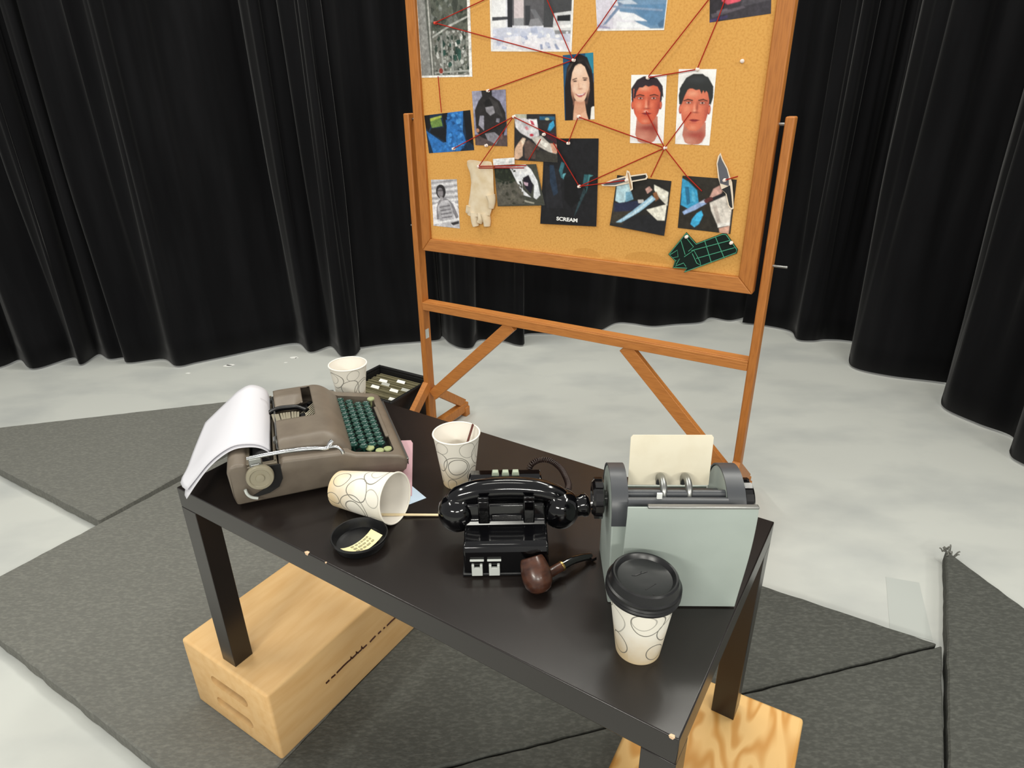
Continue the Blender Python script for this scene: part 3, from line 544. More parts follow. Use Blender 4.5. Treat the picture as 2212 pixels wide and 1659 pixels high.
mug += [('eceaf0', [(0,.55),(.2,.5),(.85,.45),(1,.6),(1,.8),(0,.95)]), ('8d8a90', [(.14,.85),(.16,.6),(.25,.45),(.42,.38),(.6,.4),(.8,.5),(.98,.75),(.9,.82),(.8,.7),(.8,.85)]), ('c4c2c8', [(.2,.6),(.35,.44),(.6,.42),(.72,.5),(.82,.8),(.25,.9)]), ('2b282b', E_(.36,.25,.19,.15)), ('8a858a', E_(.34,.27,.11,.1)), ('5c585c', [(.24,.22),(.44,.2),(.44,.24),(.24,.25)]), ('a5a1a6', [(.3,.36),(.42,.36),(.44,.44),(.34,.46)]), ('b3b1b7', [(.22,.55),(.7,.48),(.82,.82),(.28,.9)]), ('3a373a', [(.66,.9),(.98,.84),(.98,.9),(.75,.95)]), ('efeef2', [(0,.93),(1,.78),(1,.82),(0,.97)])]
mug += [('77747a', [(.27+.02*i,.57+.075*i),(.68+.02*i,.52+.075*i),(.69+.02*i,.545+.075*i),(.28+.02*i,.6+.075*i)]) for i in range(4)]
S('photograph', 'black-and-white mugshot print of a dark haired person holding a board at lower left', 'picture', [(.0855,1.11),(.2008,1.1177),(.2048,.9442),(.084,.944)], mug)
q1 = dict(ht=.02,hl=.145,br=.288,ey=.335,no=.47,mo=.555,ch=.715,side=.37,cx=.46,hw=.385,hair='30242c',skin='dc684a',dark='96352f')
man1 = man_layers(q1)+[('30242c', [(.08,.33),(.1,.16),(.26,.05),(.5,.02),(.74,.05),(.9,.16),(.94,.33),(.86,.27),(.76,.17),(.64,.15),(.5,.17),(.42,.15),(.34,.18),(.24,.18),(.17,.24),(.12,.34)]), ('g','f7d0c4',.45,.525,.06,.012,.8)]
S('photograph', 'passport style print of a young man with a narrow face, left of a matching print', 'picture', [(.8348,1.4397),(.9402,1.4385),(.9461,1.2568),(.8432,1.2553)], man1, cell=.0011, blur=1, tex=.02)
q2 = dict(ht=.06,hl=.27,br=.395,ey=.436,no=.55,mo=.665,ch=.81,side=.44,cx=.5,hw=.38,hair='2b2d2d',skin='e07a5c',dark='a9443a')
man2 = man_layers(q2)+[('2b2d2d', [(.06,.46),(.03,.34),(.1,.2),(.3,.09),(.55,.06),(.8,.1),(.96,.22),(.98,.36),(.93,.47),(.87,.38),(.80,.26),(.74,.31),(.70,.27),(.66,.32),(.6,.26),(.5,.27),(.36,.24),(.27,.27),(.2,.35),(.13,.46)]), ('g','43474a',.5,.13,.3,.05,.5)]
S('photograph', 'passport style print of a young man with thick dark hair, rightmost portrait', 'picture', [(.9734,1.4514),(1.0776,1.449),(1.0804,1.2552),(.9815,1.2567)], man2, cell=.0011, blur=1, tex=.02)
k1 = [('24221f', R_(0,0,1,1)), ('3a352c', [(.0,.6),(.3,.5),(.6,.9),(0,.95)]), ('1d1e22', [(.3,.75),(1,.6),(1,1),(.2,1)]), ('bcdbe6', [(.02,.2),(.16,.12),(.24,.1),(.3,.3),(.18,.55),(.03,.5)]), ('6f9fb8', [(.2,.3),(.3,.28),(.36,.42),(.22,.5)]), ('262b45', [(.02,.55),(.5,.42),(.5,.58),(.3,.66),(.04,.72)]), ('d9d5d2', [(.44,.42),(.54,.4),(.56,.46),(.46,.48)]), ('c99e94', [(.55,.2),(.62,.14),(.68,.2),(.6,.28)]), ('e8e4d6', [(.7,.1),(.97,.2),(.98,.45),(.84,.34),(.72,.2)]), ('e8e4d6', [(.62,.58),(.97,.42),(.97,.72),(.84,.74)]), ('8a5b3a', [(.7,.26),(.76,.22),(.82,.34),(.76,.4)]), ('9cc4dd', [(.1,.92),(.3,.72),(.68,.3),(.76,.36),(.5,.64),(.2,.9)]), ('c7e0ee', [(.12,.9),(.34,.72),(.7,.33),(.72,.35),(.4,.72)])]
S('photograph', 'print of a blue-white knife held over dark cloth, right of the black poster', 'picture', [(.8084,1.1619),(.9808,1.1533),(.9753,.9927),(.7954,1.0091)], k1, lift=.001, curl=.006)
k2 = [('2e2a24', R_(0,0,1,1)), ('3fa3d2', [(.0,.05),(.12,.1),(.3,.25),(.36,.5),(.2,.62),(.02,.55)]), ('2a6f96', [(.06,.2),(.14,.2),(.2,.5),(.14,.55)]), ('5fb9e0', [(.2,.25),(.26,.3),(.3,.48),(.22,.45)]), ('9db6e2', [(.06,.68),(.2,.58),(.44,.42),(.5,.48),(.3,.62),(.1,.73)]), ('d6def2', [(.36,.48),(.46,.4),(.5,.46)]), ('45b2e2', [(.26,.8),(.34,.68),(.42,.62),(.46,.7),(.4,.88),(.32,.95),(.24,.9)]), ('d5a79b', [(.55,.35),(.6,.2),(.72,.12),(.78,.2),(.72,.35),(.6,.42)]), ('1f2026', [(.55,.38),(.8,.24),(.84,.38),(.62,.46)]), ('ddd5cc', [(.56,.46),(.84,.3),(.97,.4),(.97,.85),(.75,.87),(.6,.6)]), ('bfb3aa', [(.62,.5),(.7,.5),(.8,.8),(.74,.84)]), ('e9e4de', [(.74,.84),(.97,.78),(.97,.84),(.76,.91)]), ('dfae9a', [(.78,.92),(.97,.85),(.97,1),(.8,1)]), ('5f2f2f', [(.44,.42),(.58,.34),(.62,.4),(.48,.48)])]
S('photograph', 'print of a white-gloved hand over blue cloth at the lower right of the board', 'picture', [(1.0123,1.1704),(1.168,1.1673),(1.1694,1.0156),(1.0126,1.019)], k2, lift=.001)

def onboard(name, label, cat, group=None):
    return thing(name, label, cat, (EX,EY,0), ETH, group)
def poly_centroid_scale(poly, k):
    # inset along the outline normal by k
    n = len(poly); out = []; A = sum(poly[i][0]*poly[(i+1) % n][1]-poly[(i+1) % n][0]*poly[i][1] for i in range(n)); sg = 1 if A > 0 else -1
    for i in range(n):
        a, b, c = Vector(poly[i-1]), Vector(poly[i]), Vector(poly[(i+1) % n])
        d = ((b-a).normalized()+(c-b).normalized())
        if d.length < 1e-6: d = b-a
        d.normalize(); out.append((b.x-d.y*k*sg, b.y+d.x*k*sg))
    return out
DAG = [(.7597,1.1321),(.7926,1.1475),(.8396,1.1618),(.8418,1.178),(.8501,1.1755),(.8548,1.164),(.9046,1.1728),(.9102,1.1624),(.906,1.1549),(.8619,1.1453),(.8651,1.1232),(.8573,1.1183),(.8509,1.1402),(.807,1.1294),(.7633,1.1278)]
KNB = [(1.1161,1.2377),(1.1236,1.222),(1.1406,1.1971),(1.1486,1.1785),(1.1579,1.1599),(1.1653,1.1246),(1.1713,1.0887),(1.1647,1.0854),(1.1548,1.0959),(1.1436,1.1288),(1.131,1.1391),(1.1171,1.1715),(1.1083,1.2093),(1.1103,1.2282)]
def cutout(label, outline, inner, lift):
    r = onboard('paper_cutout', label, 'cutout', 'knife shaped paper cutouts')
    m = MB(); m.prism(outline, -lift, -lift-.0006, lambda a,b,d:(a,d,b)); 
    for i, (poly, mi) in enumerate(inner): m.prism(poly, -lift-.0007, -lift-.0009-.0001*i, lambda a,b,d:(a,d,b), mi)
    m.build('cutout_sheet', [M['bladewhite'], bladeA, bladeB, bladeC], r, 0, 0)
bladeA = mat('printed_blade_grey', '5f6068', .4); bladeB = mat('printed_handle_dark', '1d1f22', .5); bladeC = mat('printed_guard_tan', 'b08a63', .5)
cutout('white-edged dagger cutout with a dark handle lying level above the blue knife print', DAG,
       [([(.766,1.1318),(.80,1.146),(.838,1.157),(.842,1.145),(.807,1.1335),(.772,1.1302)], 1), ([(.856,1.160),(.902,1.1685),(.905,1.163),(.902,1.158),(.86,1.149)], 2), ([(.8435,1.172),(.848,1.171),(.861,1.128),(.858,1.123),(.851,1.146)], 3)], .009)
cutout('white-edged clip point knife cutout standing upright at the right of the board', KNB,
       [(poly_centroid_scale([(1.1155,1.232),(1.1215,1.219),(1.138,1.195),(1.146,1.175),(1.1500,1.1500),(1.1250,1.1560),(1.1120,1.208)], -.0005), 1), ([(1.131,1.1395),(1.153,1.1520),(1.1605,1.124),(1.1675,1.0915),(1.1635,1.0905),(1.1575,1.0975),(1.1465,1.128)], 2)], .009)
# latex glove
g = onboard('latex_glove', 'empty pale latex glove pinned by its cuff left of the grass print', 'glove')
def fing(m, pts, r): m.tube(catmull([(a,d,b) for a, b, d in pts], 5), [r[0]+(r[1]-r[0])*i/((len(pts)-1)*5) for i in range((len(pts)-1)*5+1)], 12, flat=.55)
m = MB()
rowsG = [(1.182,.306,.050),(1.165,.308,.052),(1.14,.314,.049),(1.11,.316,.046),(1.08,.314,.049),(1.05,.308,.052),(1.02,.300,.05),(1.0,.296,.047)]
vs = []; n = 20
for k, (z, c, w) in enumerate(rowsG):
    for j in range(n):
        a = 2*PI*j/n; wob = 1+.10*math.sin(3*a+k*1.7)+.06*math.sin(5*a-k)
        vs.append((c+w*math.cos(a)*(1+.02*math.sin(k*2.1)), -.012-.009*math.sin(a)*wob, z+.004*math.sin(2*a+k)))
m.add(vs, [(k*n+j, k*n+(j+1) % n, (k+1)*n+(j+1) % n, (k+1)*n+j) for k in range(len(rowsG)-1) for j in range(n)]+[tuple(range((len(rowsG)-1)*n, len(rowsG)*n))])
fing(m, [(.352,1.075,-.016),(.357,1.055,-.017),(.352,1.03,-.015)], (.017,.010))
fing(m, [(.325,1.01,-.012),(.332,.985,-.013),(.331,.966,-.012)], (.017,.012))
fing(m, [(.306,1.01,-.012),(.309,.99,-.015),(.302,.975,-.016)], (.014,.010))
fing(m, [(.28,1.01,-.012),(.281,.98,-.013),(.284,.962,-.012)], (.017,.012))
fing(m, [(.262,1.03,-.012),(.256,1.013,-.013),(.250,1.006,-.012)], (.015,.009))
m.build('glove_skin', M['latex'], g, 0, 60)
# dark green grid cloth scrap
pl = onboard('cloth_scrap', 'dark green scrap with pale green grid lines at the lower right corner', 'cloth scrap')
PLD = [(1.0437,1.0112),(1.0773,.9814),(1.1502,1.0181),(1.1618,1.0177),(1.1988,.976),(1.1975,.9641),(1.0485,.8886),(1.055,.902),(1.0127,.8985),(1.0169,.921),(.9945,.9389)]
m = MB(); m.prism(PLD, -.0128, -.0148, lambda a,b,d:(a,d,b))
def stroke(m, pts, r=.0013, mi=1, y=-.0150): m.tube([(a,y,b) for a, b in pts], r, 6, mi, flat=1)
ins = poly_centroid_scale(PLD, .003); stroke(m, ins+[ins[0]])
for seg in ([(1.10,.9935),(1.128,.929)],[(1.1300,1.0070),(1.1640,.946)],[(1.065,.958),(1.1750,1.0000)],[(1.082,.936),(1.1890,.9800)],[(1.0450,.9950),(1.0700,.9700),(1.0560,.955)],[(1.030,.985),(1.047,.944)],[(1.000,.938),(1.0220,.955),(1.026,.935),(1.010,.93),(1.02,.921),(1.032,.93),(1.022,.91)],[(1.045,.937),(1.072,.96),(1.093,.93),(1.098,.917),(1.085,.922),(1.068,.95)],[(1.02,.905),(1.045,.918),(1.053,.908)]): stroke(m, seg)
tag(m.build('scrap_sheet', [M['cloth'], M['clothline']], pl, 0, 30), None)

# push pins
def pin(label, s, z, depth=0, m_=None, group='push pins on the board'):
    o = onboard('push_pin', label, 'pin', group); o.location = EM @ Vector((s, -depth, z))
    m = MB(); m.lathe([(.0011,-.002),(.0011,.001),(.0052,.0012),(.0052,.0026),(.0026,.004),(.0022,.008),(.0038,.0095),(.0042,.0112),(.0030,.0122),(0,.0124)], 16, axis=(0,-1,0))
    m.build('pin_head', m_ or M['pin'], o, 0, 40)
PINS = [('red push pin in the aerial street map', .1477,1.606,.001,'pinred'), ('clear push pin in the smiling woman\'s hair', .6518,1.4829,.001,None), ('clear push pin at the top of the seated figure print', .3468,1.4025,.0025,None), ('clear push pin at the foot of the seated figure print', .3339,1.2345,.0025,None),
        ('clear push pin at the lower edge of the blue water print', .1969,1.22,.001,None), ('clear push pin at the top left corner of the crumpled cloth print', .4445,1.3255,.004,None), ('clear push pin beside the blue spot on the crumpled cloth print', .5553,1.2741,.005,None), ('clear push pin near the top of the black poster', .6414,1.25,.003,None),
        ('clear push pin in the right side of the black poster', .6845,1.1217,.005,None), ('clear push pin through the cuff of the latex glove', .3128,1.1685,.02,None), ('clear push pin in the hair of the narrow-faced young man', .887,1.4312,.001,None), ('clear push pin at the top of the rightmost portrait print', 1.0271,1.4494,.001,None),
        ('clear push pin under the two young men where six strings meet', .9541,1.2455,0,None), ('lone clear push pin in bare cork near the right frame', 1.1432,1.4665,0,None), ('clear push pin in the left tip of the green grid scrap', 1.0468,.9986,.0148,None), ('clear push pin in the right tip of the green grid scrap', 1.1788,.9937,.0148,None),
        ('clear push pin in the upright knife cutout', 1.1374,1.1655,.0105,None), ('clear push pin at the foot of the smiling woman print', .674,1.3275,.001,None), ('clear push pin in the guard of the dagger cutout', .8450,1.1500,.0105,None)]
for lb, s, z, d, mm in PINS: pin(lb, s, z, d, M[mm] if mm else None)
# strings
ST = [('red string from the street map pin up to the board top', [(.1477,1.606),(.343,1.6587),(.4107,1.6785),(.52,1.708)]), ('red string from the street map pin to the smiling woman', [(.1477,1.606),(.6518,1.4829)]), ('red string from the smiling woman to the seated figure', [(.6518,1.4829),(.3468,1.4025)]),
      ('red string from the smiling woman up across the parked car', [(.6518,1.4829),(.5621,1.6442),(.5229,1.7171)]), ('red string from the smiling woman up across the snow shadows', [(.6518,1.4829),(.722,1.5574),(.7948,1.6444),(.84,1.70)]), ('short red string hanging between the street map and the blue print', [(.1494,1.4485),(.1551,1.336)]),
      ('red string from the blue print to the crumpled cloth print', [(.1969,1.22),(.3339,1.2785),(.4425,1.3251)]), ('red string from the crumpled cloth print to the black poster top', [(.4425,1.3251),(.6414,1.25)]), ('red string from the crumpled cloth print down to the glove', [(.4425,1.3251),(.3128,1.1679)]),
      ('red string from the glove level across the rag print, upper of two', [(.3128,1.1685),(.4905,1.177)]), ('red string from the glove level across the rag print, lower of two', [(.3126,1.163),(.4816,1.1693)]), ('short faint red string across the dark foot of the crumpled cloth print', [(.5437,1.2599),(.4993,1.1947)]),
      ('short red string from the poster top to the smiling woman\'s print foot', [(.6414,1.25),(.674,1.327)]), ('red string from the smiling woman\'s print foot to the six-string pin', [(.674,1.327),(.9541,1.2455)]), ('red string down the black poster to its right-hand pin', [(.589,1.25),(.6845,1.1217)]),
      ('red string from the poster\'s right-hand pin up to the six-string pin', [(.6845,1.1217),(.9541,1.2455)]), ('red string from the poster\'s right-hand pin to the dagger cutout', [(.6845,1.1217),(.8450,1.1500)]), ('red string from the six-string pin to the narrow-faced man\'s mouth', [(.9541,1.2455),(.8898,1.3437)]),
      ('red string from the six-string pin to the thick-haired man\'s nose', [(.9541,1.2455),(1.0218,1.3419)]), ('red string between the tops of the two young men prints', [(.887,1.4312),(1.0271,1.4494)]), ('red string from the narrow-faced man up past the pink-red print', [(.887,1.4312),(1.0397,1.6127),(1.0578,1.6323),(1.10,1.69)]),
      ('red string from the thick-haired man up across the pink-red print', [(1.0271,1.4494),(1.0685,1.5634),(1.0877,1.6301),(1.11,1.70)]), ('red string from the six-string pin down to the blue knife print', [(.9541,1.2455),(.9187,1.162)]), ('red string from the six-string pin down across the gloved hand print', [(.9541,1.2455),(1.0247,1.1726),(1.0754,1.1312)]),
      ('short red string end on the upright knife cutout', [(1.1374,1.1655),(1.1718,1.1773)])]
hooks = {(.3128,1.1685):.026, (.3128,1.1679):.026, (.3126,1.163):.026, (.8450,1.1500):.014, (1.1374,1.1655):.015}
for lb, pts in ST:
    o = onboard('string', lb, 'string', 'red strings on the board')
    P = [Vector((a, -hooks.get((a,b), .0095), b)) for a, b in pts]
    o.location = EM @ P[0]
    m = MB(); path = []
    for i in range(len(P)-1):
        for k in range(6): path.append(P[i].lerp(P[i+1], k/6)-P[0])
    path.append(P[-1]-P[0]); m.tube(path, .0016, 7); m.build('strand', M['yarn'], o, 0, 60)
# strings and pins are single-mesh things: lift the mesh to the top level
for o in list(bpy.data.objects):
    if o.type == 'EMPTY' and len(o.children) == 1 and o.get('category') in ('string','pin','cutout','glove','cloth scrap'):
        c = o.children[0]; nm = o.name.split('.')[0]; pr = {k: o[k] for k in ('label','category','group') if k in o}
        loc, rot = o.location.copy(), o.rotation_euler.copy(); bpy.data.objects.remove(o)
        c.parent = None; c.name = nm; c.data.name = nm; c.location = loc; c.rotation_euler = rot
        for k, v in pr.items(): c[k] = v

# ------------------------------------------------------------------ file box behind the table
fb = thing('file_box', 'open black file box on the floor between table and easel post', 'file box', EM @ Vector((-.201,-.045,0)), ETH)
m = MB(); a, b, h, t = .151, .135, .24, .008
m.box((-a,-b,0),(a,b,t))
for q in (((-a,-b,t),(-a+t,b,h)),((a-t,-b,t),(a,b,h)),((-a+t,-b,t),(a-t,-b+t,h)),((-a+t,b-t,t),(a-t,b,h))): m.box(*q)
fb_b = m.build('box_shell', M['crate'], fb, bevel=.003)
m = MB()
for q in (((-a-.006,-b-.006,h),(-a+t,b+.006,h+.012)),((a-t,-b-.006,h),(a+.006,b+.006,h+.012)),((-a+t,-b-.006,h),(a-t,-b+t,h+.012)),((-a+t,b-t,h),(a-t,b+.006,h+.012))): m.box(*q)
m.build('box_rim', M['crate'], fb, bevel=.003)
FOL = EM @ Matrix.Translation((-.201,-.045,0))
tabs = {6:(-.066,0), 8:(-.033,1), 4:(.018,0), 13:(-.043,0), 11:(.044,0), 9:(.090,1), 18:(.106,0)}
frn = random.Random(7); NF = 21
foldlab = 'olive hanging folder packed in the black file box'
for i in range(NF):
    y = .115-.0112*i; z1 = .222+frn.uniform(-.006,.004)
    fo = thing('hanging_folder', foldlab, 'folder', FOL @ Vector((0,y,.01)), ETH, 'hanging folders in the file box')
    m = MB(); m.prism([(-.138,0),(.138,0),(.138,z1-.012),(.132,z1-.01),(-.132,z1-.01),(-.138,z1-.012)], -.0022, .0022, lambda p,q,d:(p,d+(q/.22)*.004,q))
    m.build('folder_sheet', M['folder'], fo, 0, 0)
    if i in tabs:
        x, kd = tabs[i]; c = MB(); c.prism([(x-.024,z1-.014),(x+.024,z1-.014),(x+.021,z1+.006),(x-.021,z1+.006)], .002, .0028, lambda p,q,d:(p,d,q)) ; c.at(Matrix.Identity(4))
        mm = c.build('tab', M['tabclear'] if kd else M['tab'], fo, 0, 0); mm.rotation_euler = (-.9,0,0); zz = z1-.010
        mm.location = (0, .004-zz*math.sin(.9)*1.0, zz-zz*math.cos(.9))
        tag(mm, 'white index tab' if not kd else 'clear index tab')

# ------------------------------------------------------------------ paper cups
def cup(label, loc, rz=0, rot=None, h=.108, ro=.0455, ri=.0302, lid=False):
    r = thing('paper_cup', label, 'cup', loc, rz, 'swirl patterned paper cups', rot)
    n = 72; bm = bmesh.new(); uvl = bm.loops.layers.uv.new('wrap'); K = 14; rings = []
    for k in range(K+1):
        z = h*k/K; rr = ri+(ro-.0014-ri)*k/K
        rings.append([bm.verts.new((rr*math.cos(2*PI*j/n), rr*math.sin(2*PI*j/n), z)) for j in range(n)])
    for k in range(K):
        for j in range(n):
            f_ = bm.faces.new((rings[k][j],rings[k][(j+1) % n],rings[k+1][(j+1) % n],rings[k+1][j])); f_.smooth = True
            for l, (jj, kk) in zip(f_.loops, ((j,k),(j+1,k),(j+1,k+1),(j,k+1))): l[uvl].uv = (jj/n*.24, kk/K*.108)
    me = bpy.data.meshes.new('cup_wall'); bm.to_mesh(me); bm.free(); me.materials.append(M['cup'])
    w = bpy.data.objects.new('cup_wall', me); COL.objects.link(w); w.parent = r
    m = MB(); t = .0007   # lining: inner wall, floor and foot
    m.lathe([(ri-.0006,0.0),(ri-.002,.0),(ri-.002,.006),(0,.006)], n); m.lathe([(0,.007),(ri-.0015,.007),(ro-.0014-t,h)], n, cap=False)
    m.build('lining', M['cupin'], r, 0, 50)
    m = MB(); pr = [(ro-.0012+.0016*math.cos(a), h+.0002+.0016*math.sin(a)) for a in [2*PI*i/10 for i in range(11)]]
    m.lathe(pr, n, cap=False); m.build('rim', M['cuplip'], r, 0, 80)
    if lid:
        m = MB(); q = ro
        m.lathe([(q-.002,h-.006),(q+.0030,h-.0075),(q+.0038,h-.0045),(q+.0024,h-.0020),(q+.0040,h+.0005),(q+.0026,h+.0030),(q+.0032,h+.0055),(q+.0034,h+.0075),(q+.0010,h+.0090),(q-.0020,h+.0195),(q-.0040,h+.0215),(q-.0062,h+.0212),(q-.0080,h+.0190),(q-.0100,h+.0155),(q-.013,h+.0148),(q-.03,h+.0144),(0,h+.0142)], 72)
        ld = m.build('lid', M['lidblack'], r, 0, 28)
        m = MB(); m.tube([(.012*math.cos(.4+i*.25)-.004,.012*math.sin(.4+i*.25)-.02,h+.0146) for i in range(7)], .0005, 6); m.tube([(-.012,-.002,h+.0146),(.004,-.012,h+.0146)], .0005, 6); m.tube([(.002,.016,h+.0146),(.02,.01,h+.0146)], .0006, 6)
        m.build('embossing', M['lidblack'], ld, 0, 60)
        m = MB(); m.lathe([(.0016,h+.0142),(.0016,h+.0150),(0,h+.0150)], 12, o=(.022,.022,0)); m.build('sip_hole', M['darkvoid'], ld, 0, 30)
        tl_ = Matrix.Rotation(-rz,4,'Z') @ Matrix.Translation((0,0,h)) @ Matrix.Rotation(.06,4,(.15,1,0)) @ Matrix.Translation((0,0,-h)) @ Matrix.Rotation(rz,4,'Z')
        ld.matrix_local = tl_
    return r
cup('upright open paper cup at the far left corner of the table behind the typewriter', (-.392,1.4175,ZT), 3.4)
cup('upright open paper cup holding a brown stirrer behind the telephone', (-.107,1.0705,ZT), 2.2)
cup('upright paper cup with black lid at the front right of the table', (.168,.652,ZT), 4.1, lid=True)
ax = Vector((.8984,-.4257,.1080)).normalized(); q = Vector((0,0,1)).rotation_difference(ax)
qq = q @ Matrix.Rotation(2.0, 4, 'Z').to_quaternion()
cup('paper cup tipped on its side with its mouth toward the telephone', Vector((-.2091,.9479,.7537))-ax*.1235, rot=qq.to_euler(), h=.1235, ro=.0467, ri=.0333)
m = MB(); m.box((-.0025,-.001,0),(.0025,.001,.118)); st = m.build('coffee_stirrer', M['brown_stick'], None, .0005)
st.location = (-.112,1.060,ZT+.009); st.rotation_euler = (Vector((-.0775,1.0855,ZT+.112))-Vector(st.location)).to_track_quat('Z','Y').to_euler()
tag(st, 'thin brown stirrer leaning inside the open cup behind the telephone', 'stirrer')
m = MB(); m.box((0,-.0026,0),(.122,.0026,.0022)); st = m.build('coffee_stirrer', M['wood_stick'], None, .0005)
st.location = (-.243,.9575,ZT+.0042); st.rotation_euler = (0,.018,-.012)
tag(st, 'pale wooden stirrer sticking out of the tipped paper cup', 'stirrer')
# loose lid with a note
m = MB(); m.lathe([(0,.0020),(.030,.0018),(.0355,.0012),(.0375,.0004),(.0400,.0),(.0415,.0012),(.0440,.0100),(.0462,.0125),(.0468,.0150),(.0480,.0165),(.0474,.0195),(.0455,.0195),(.0440,.0160),(.0425,.0115),(.0400,.0032),(.0355,.0034),(0,.0032)], 64)
ld = m.build('cup_lid', M['lidblack'], None, 0, 35); ld.location = (-.2615,.884,ZT)
tag(ld, 'black cup lid lying upside down on the table near the tipped cup', 'lid')
c4 = [Vector(v) for v in ((-.2464,.9053),(-.2236,.888),(-.2651,.8384),(-.2875,.8542))]; cc = sum(c4, Vector((0,0)))/4
m = MB(); NN = 8; vs = []
for i in range(NN+1):
    for j in range(3):
        p = c4[0].lerp(c4[3], i/NN).lerp(c4[1].lerp(c4[2], i/NN), j/2)-cc
        vs.append((p.x, p.y, .0040+.009*(abs(i/NN-.5)*2)**2.2))
m.add(vs, [(i*3+j, i*3+j+1, (i+1)*3+j+1, (i+1)*3+j) for i in range(NN) for j in range(2)])
dx, dy = (c4[3]-c4[0]).normalized(), (c4[1]-c4[0]).normalized()
rn = random.Random(11)
for row in range(3):
    k = -.020
    while k < .017:
        w = rn.uniform(.003,.008); o_ = (.5-row)*.0075
        p0 = dx*k+dy*o_*1.0; p1 = dx*(k+w)+dy*o_; zz = lambda v: .0046+.009*min(1,(abs(v.dot(dx))/.0325))**2.2
        a_, b_, c_, d_ = p0, p1, p1+dy*.0042, p0+dy*.0042
        m.add([(v.x,v.y,zz(v)) for v in (a_,b_,c_,d_)], [(0,1,2,3)], 1); k += w+rn.uniform(.001,.003)
nt_ = m.build('paper_note', [M['yellow'], M['greyink']], None, 0, 40); nt_.location = (cc.x,cc.y,ZT)
tag(nt_, 'small pale yellow note with grey print inside the upturned lid', 'note')

# ------------------------------------------------------------------ typewriter
TA = math.atan2(.109,.293); T0 = Vector((-.512,.988,ZT))
tw = thing('typewriter', 'brown portable typewriter at the left end of the table', 'typewriter', T0, TA)
TWW = .287
side_prof = [(.002,.006),(.0,.03),(-.003,.085),(.004,.094),(.015,.096),(.03,.094),(.035,.078),(.088,.078),(.092,.088),(.205,.080),(.225,.070),(.27,.060),(.305,.052),(.318,.045),(.322,.034),(.320,.012),(.314,.006)]
m = MB(); n = len(side_prof); vs = []; ysl = (-.010,TWW+.010)
for y, sg in ((0,1),(TWW,-1)):
    vs += [(a, y-sg*.011*min(1,max(0,(b-.012)/.02)), b) for a, b in side_prof]
m.add(vs, [tuple(range(n-1,-1,-1)), tuple(range(n,2*n))]+[(i,(i+1) % n,n+(i+1) % n,n+i) for i in range(n)])
body = m.build('body', M['enamel'], None, bevel=.007, seg=3)
bpy.context.view_layer.update()
body.data = bpy.data.meshes.new_from_object(body.evaluated_get(bpy.context.evaluated_depsgraph_get())); body.modifiers.clear()
def rounded(x0,y0,x1,y1,r,n=6):
    out = []
    for cx, cy, a in ((x1-r,y1-r,0),(x0+r,y1-r,PI/2),(x0+r,y0+r,PI),(x1-r,y0+r,3*PI/2)):
        out += [(cx+r*math.cos(a+PI/2*i/n), cy+r*math.sin(a+PI/2*i/n)) for i in range(n+1)]
    return out
c = MB(); c.prism(rounded(.211,.004,.300,.272,.014), .03, .2, lambda a,b,d:(a,b,d)); cut(body, c.build('cutter', M['darkvoid'], None, smooth=0))
c = MB(); c.prism(rounded(.036,-.02,.086,TWW+.02,.001), .062, .2, lambda a,b,d:(a,b,d)); cut(body, c.build('cutter', M['darkvoid'], None, smooth=0))
c = MB(); c.prism(rounded(.09,.06,.20,.25,.02), .045, .2, lambda a,b,d:(a,b,d)); cut(body, c.build('cutter', M['darkvoid'], None, smooth=0))
body.parent = tw
for x, y in ((.03,.03),(.03,.257),(.29,.03),(.29,.257)):
    m = MB(); m.lathe([(.011,0),(.012,.007),(.0,.007)], 16, o=(x,y,0)); m.build('rubber_foot', M['rubber'], tw, 0, 40)
# dark floors of the wells
m = MB(); m.box((.213,.006,.0305),(.298,.270,.034)); m.box((.094,.062,.0455),(.20,.25,.048)); m.build('well_floor', M['darkvoid'], tw, 0, 0)
# ribbon cover: domed sheet with a U-shaped opening at the rear
def cov_z(x, y):
    e = min(y-.008, TWW-.012-y); z = .1125-.012*max(0,(.10-x)/.1)
    k = max(0, 1-e/.026); z -= .020*k**2.6
    fx = max(0, (x-.168)/.05); z -= .036*fx**2.2
    if x < .15: z -= .012*max(0, 1-abs(y-.19)/.03)*min(1,(.15-x)/.02)*(y > .16)
    return z
nx, ny = 34, 60; xs = [.090+(.218-.090)*i/nx for i in range(nx+1)]; ys = [.009+(TWW-.022)*j/ny for j in range(ny+1)]
def inopen(x, y):
    if x > .166 or y < .104: return False
    if x < .146: return y < .190-.03*max(0,(x-.09)/.056-.6)
    top = .254-.010*(1-math.sqrt(max(0,1-((x-.156)/.0105)**2)))
    return y < top and y > .104+(.018*(.166-x)/.02 if x > .15 else 0)*0
m = MB(); vs = [(x,y,cov_z(x,y)) for x in xs for y in ys]
m.add(vs, [(i*(ny+1)+j,(i+1)*(ny+1)+j,(i+1)*(ny+1)+j+1,i*(ny+1)+j+1) for i in range(nx) for j in range(ny) if not inopen((xs[i]+xs[i+1])/2,(ys[j]+ys[j+1])/2)])
# drop skirt all round the outer rim
rim = [(i,0) for i in range(nx+1)]+[(nx,j) for j in range(1,ny+1)]+[(i,ny) for i in range(nx-1,-1,-1)]
v0 = len(m.v); m.add([(xs[i],ys[j],cov_z(xs[i],ys[j])) for i, j in rim]+[(xs[i],ys[j],.070) for i, j in rim], [(k,k+1,len(rim)+k+1,len(rim)+k) for k in range(len(rim)-1)])
cv = m.build('ribbon_cover', M['enamel'], tw, 0, 50, weld=True); sd = cv.modifiers.new('sheet','SOLIDIFY'); sd.thickness = .0018; sd.offset = -1
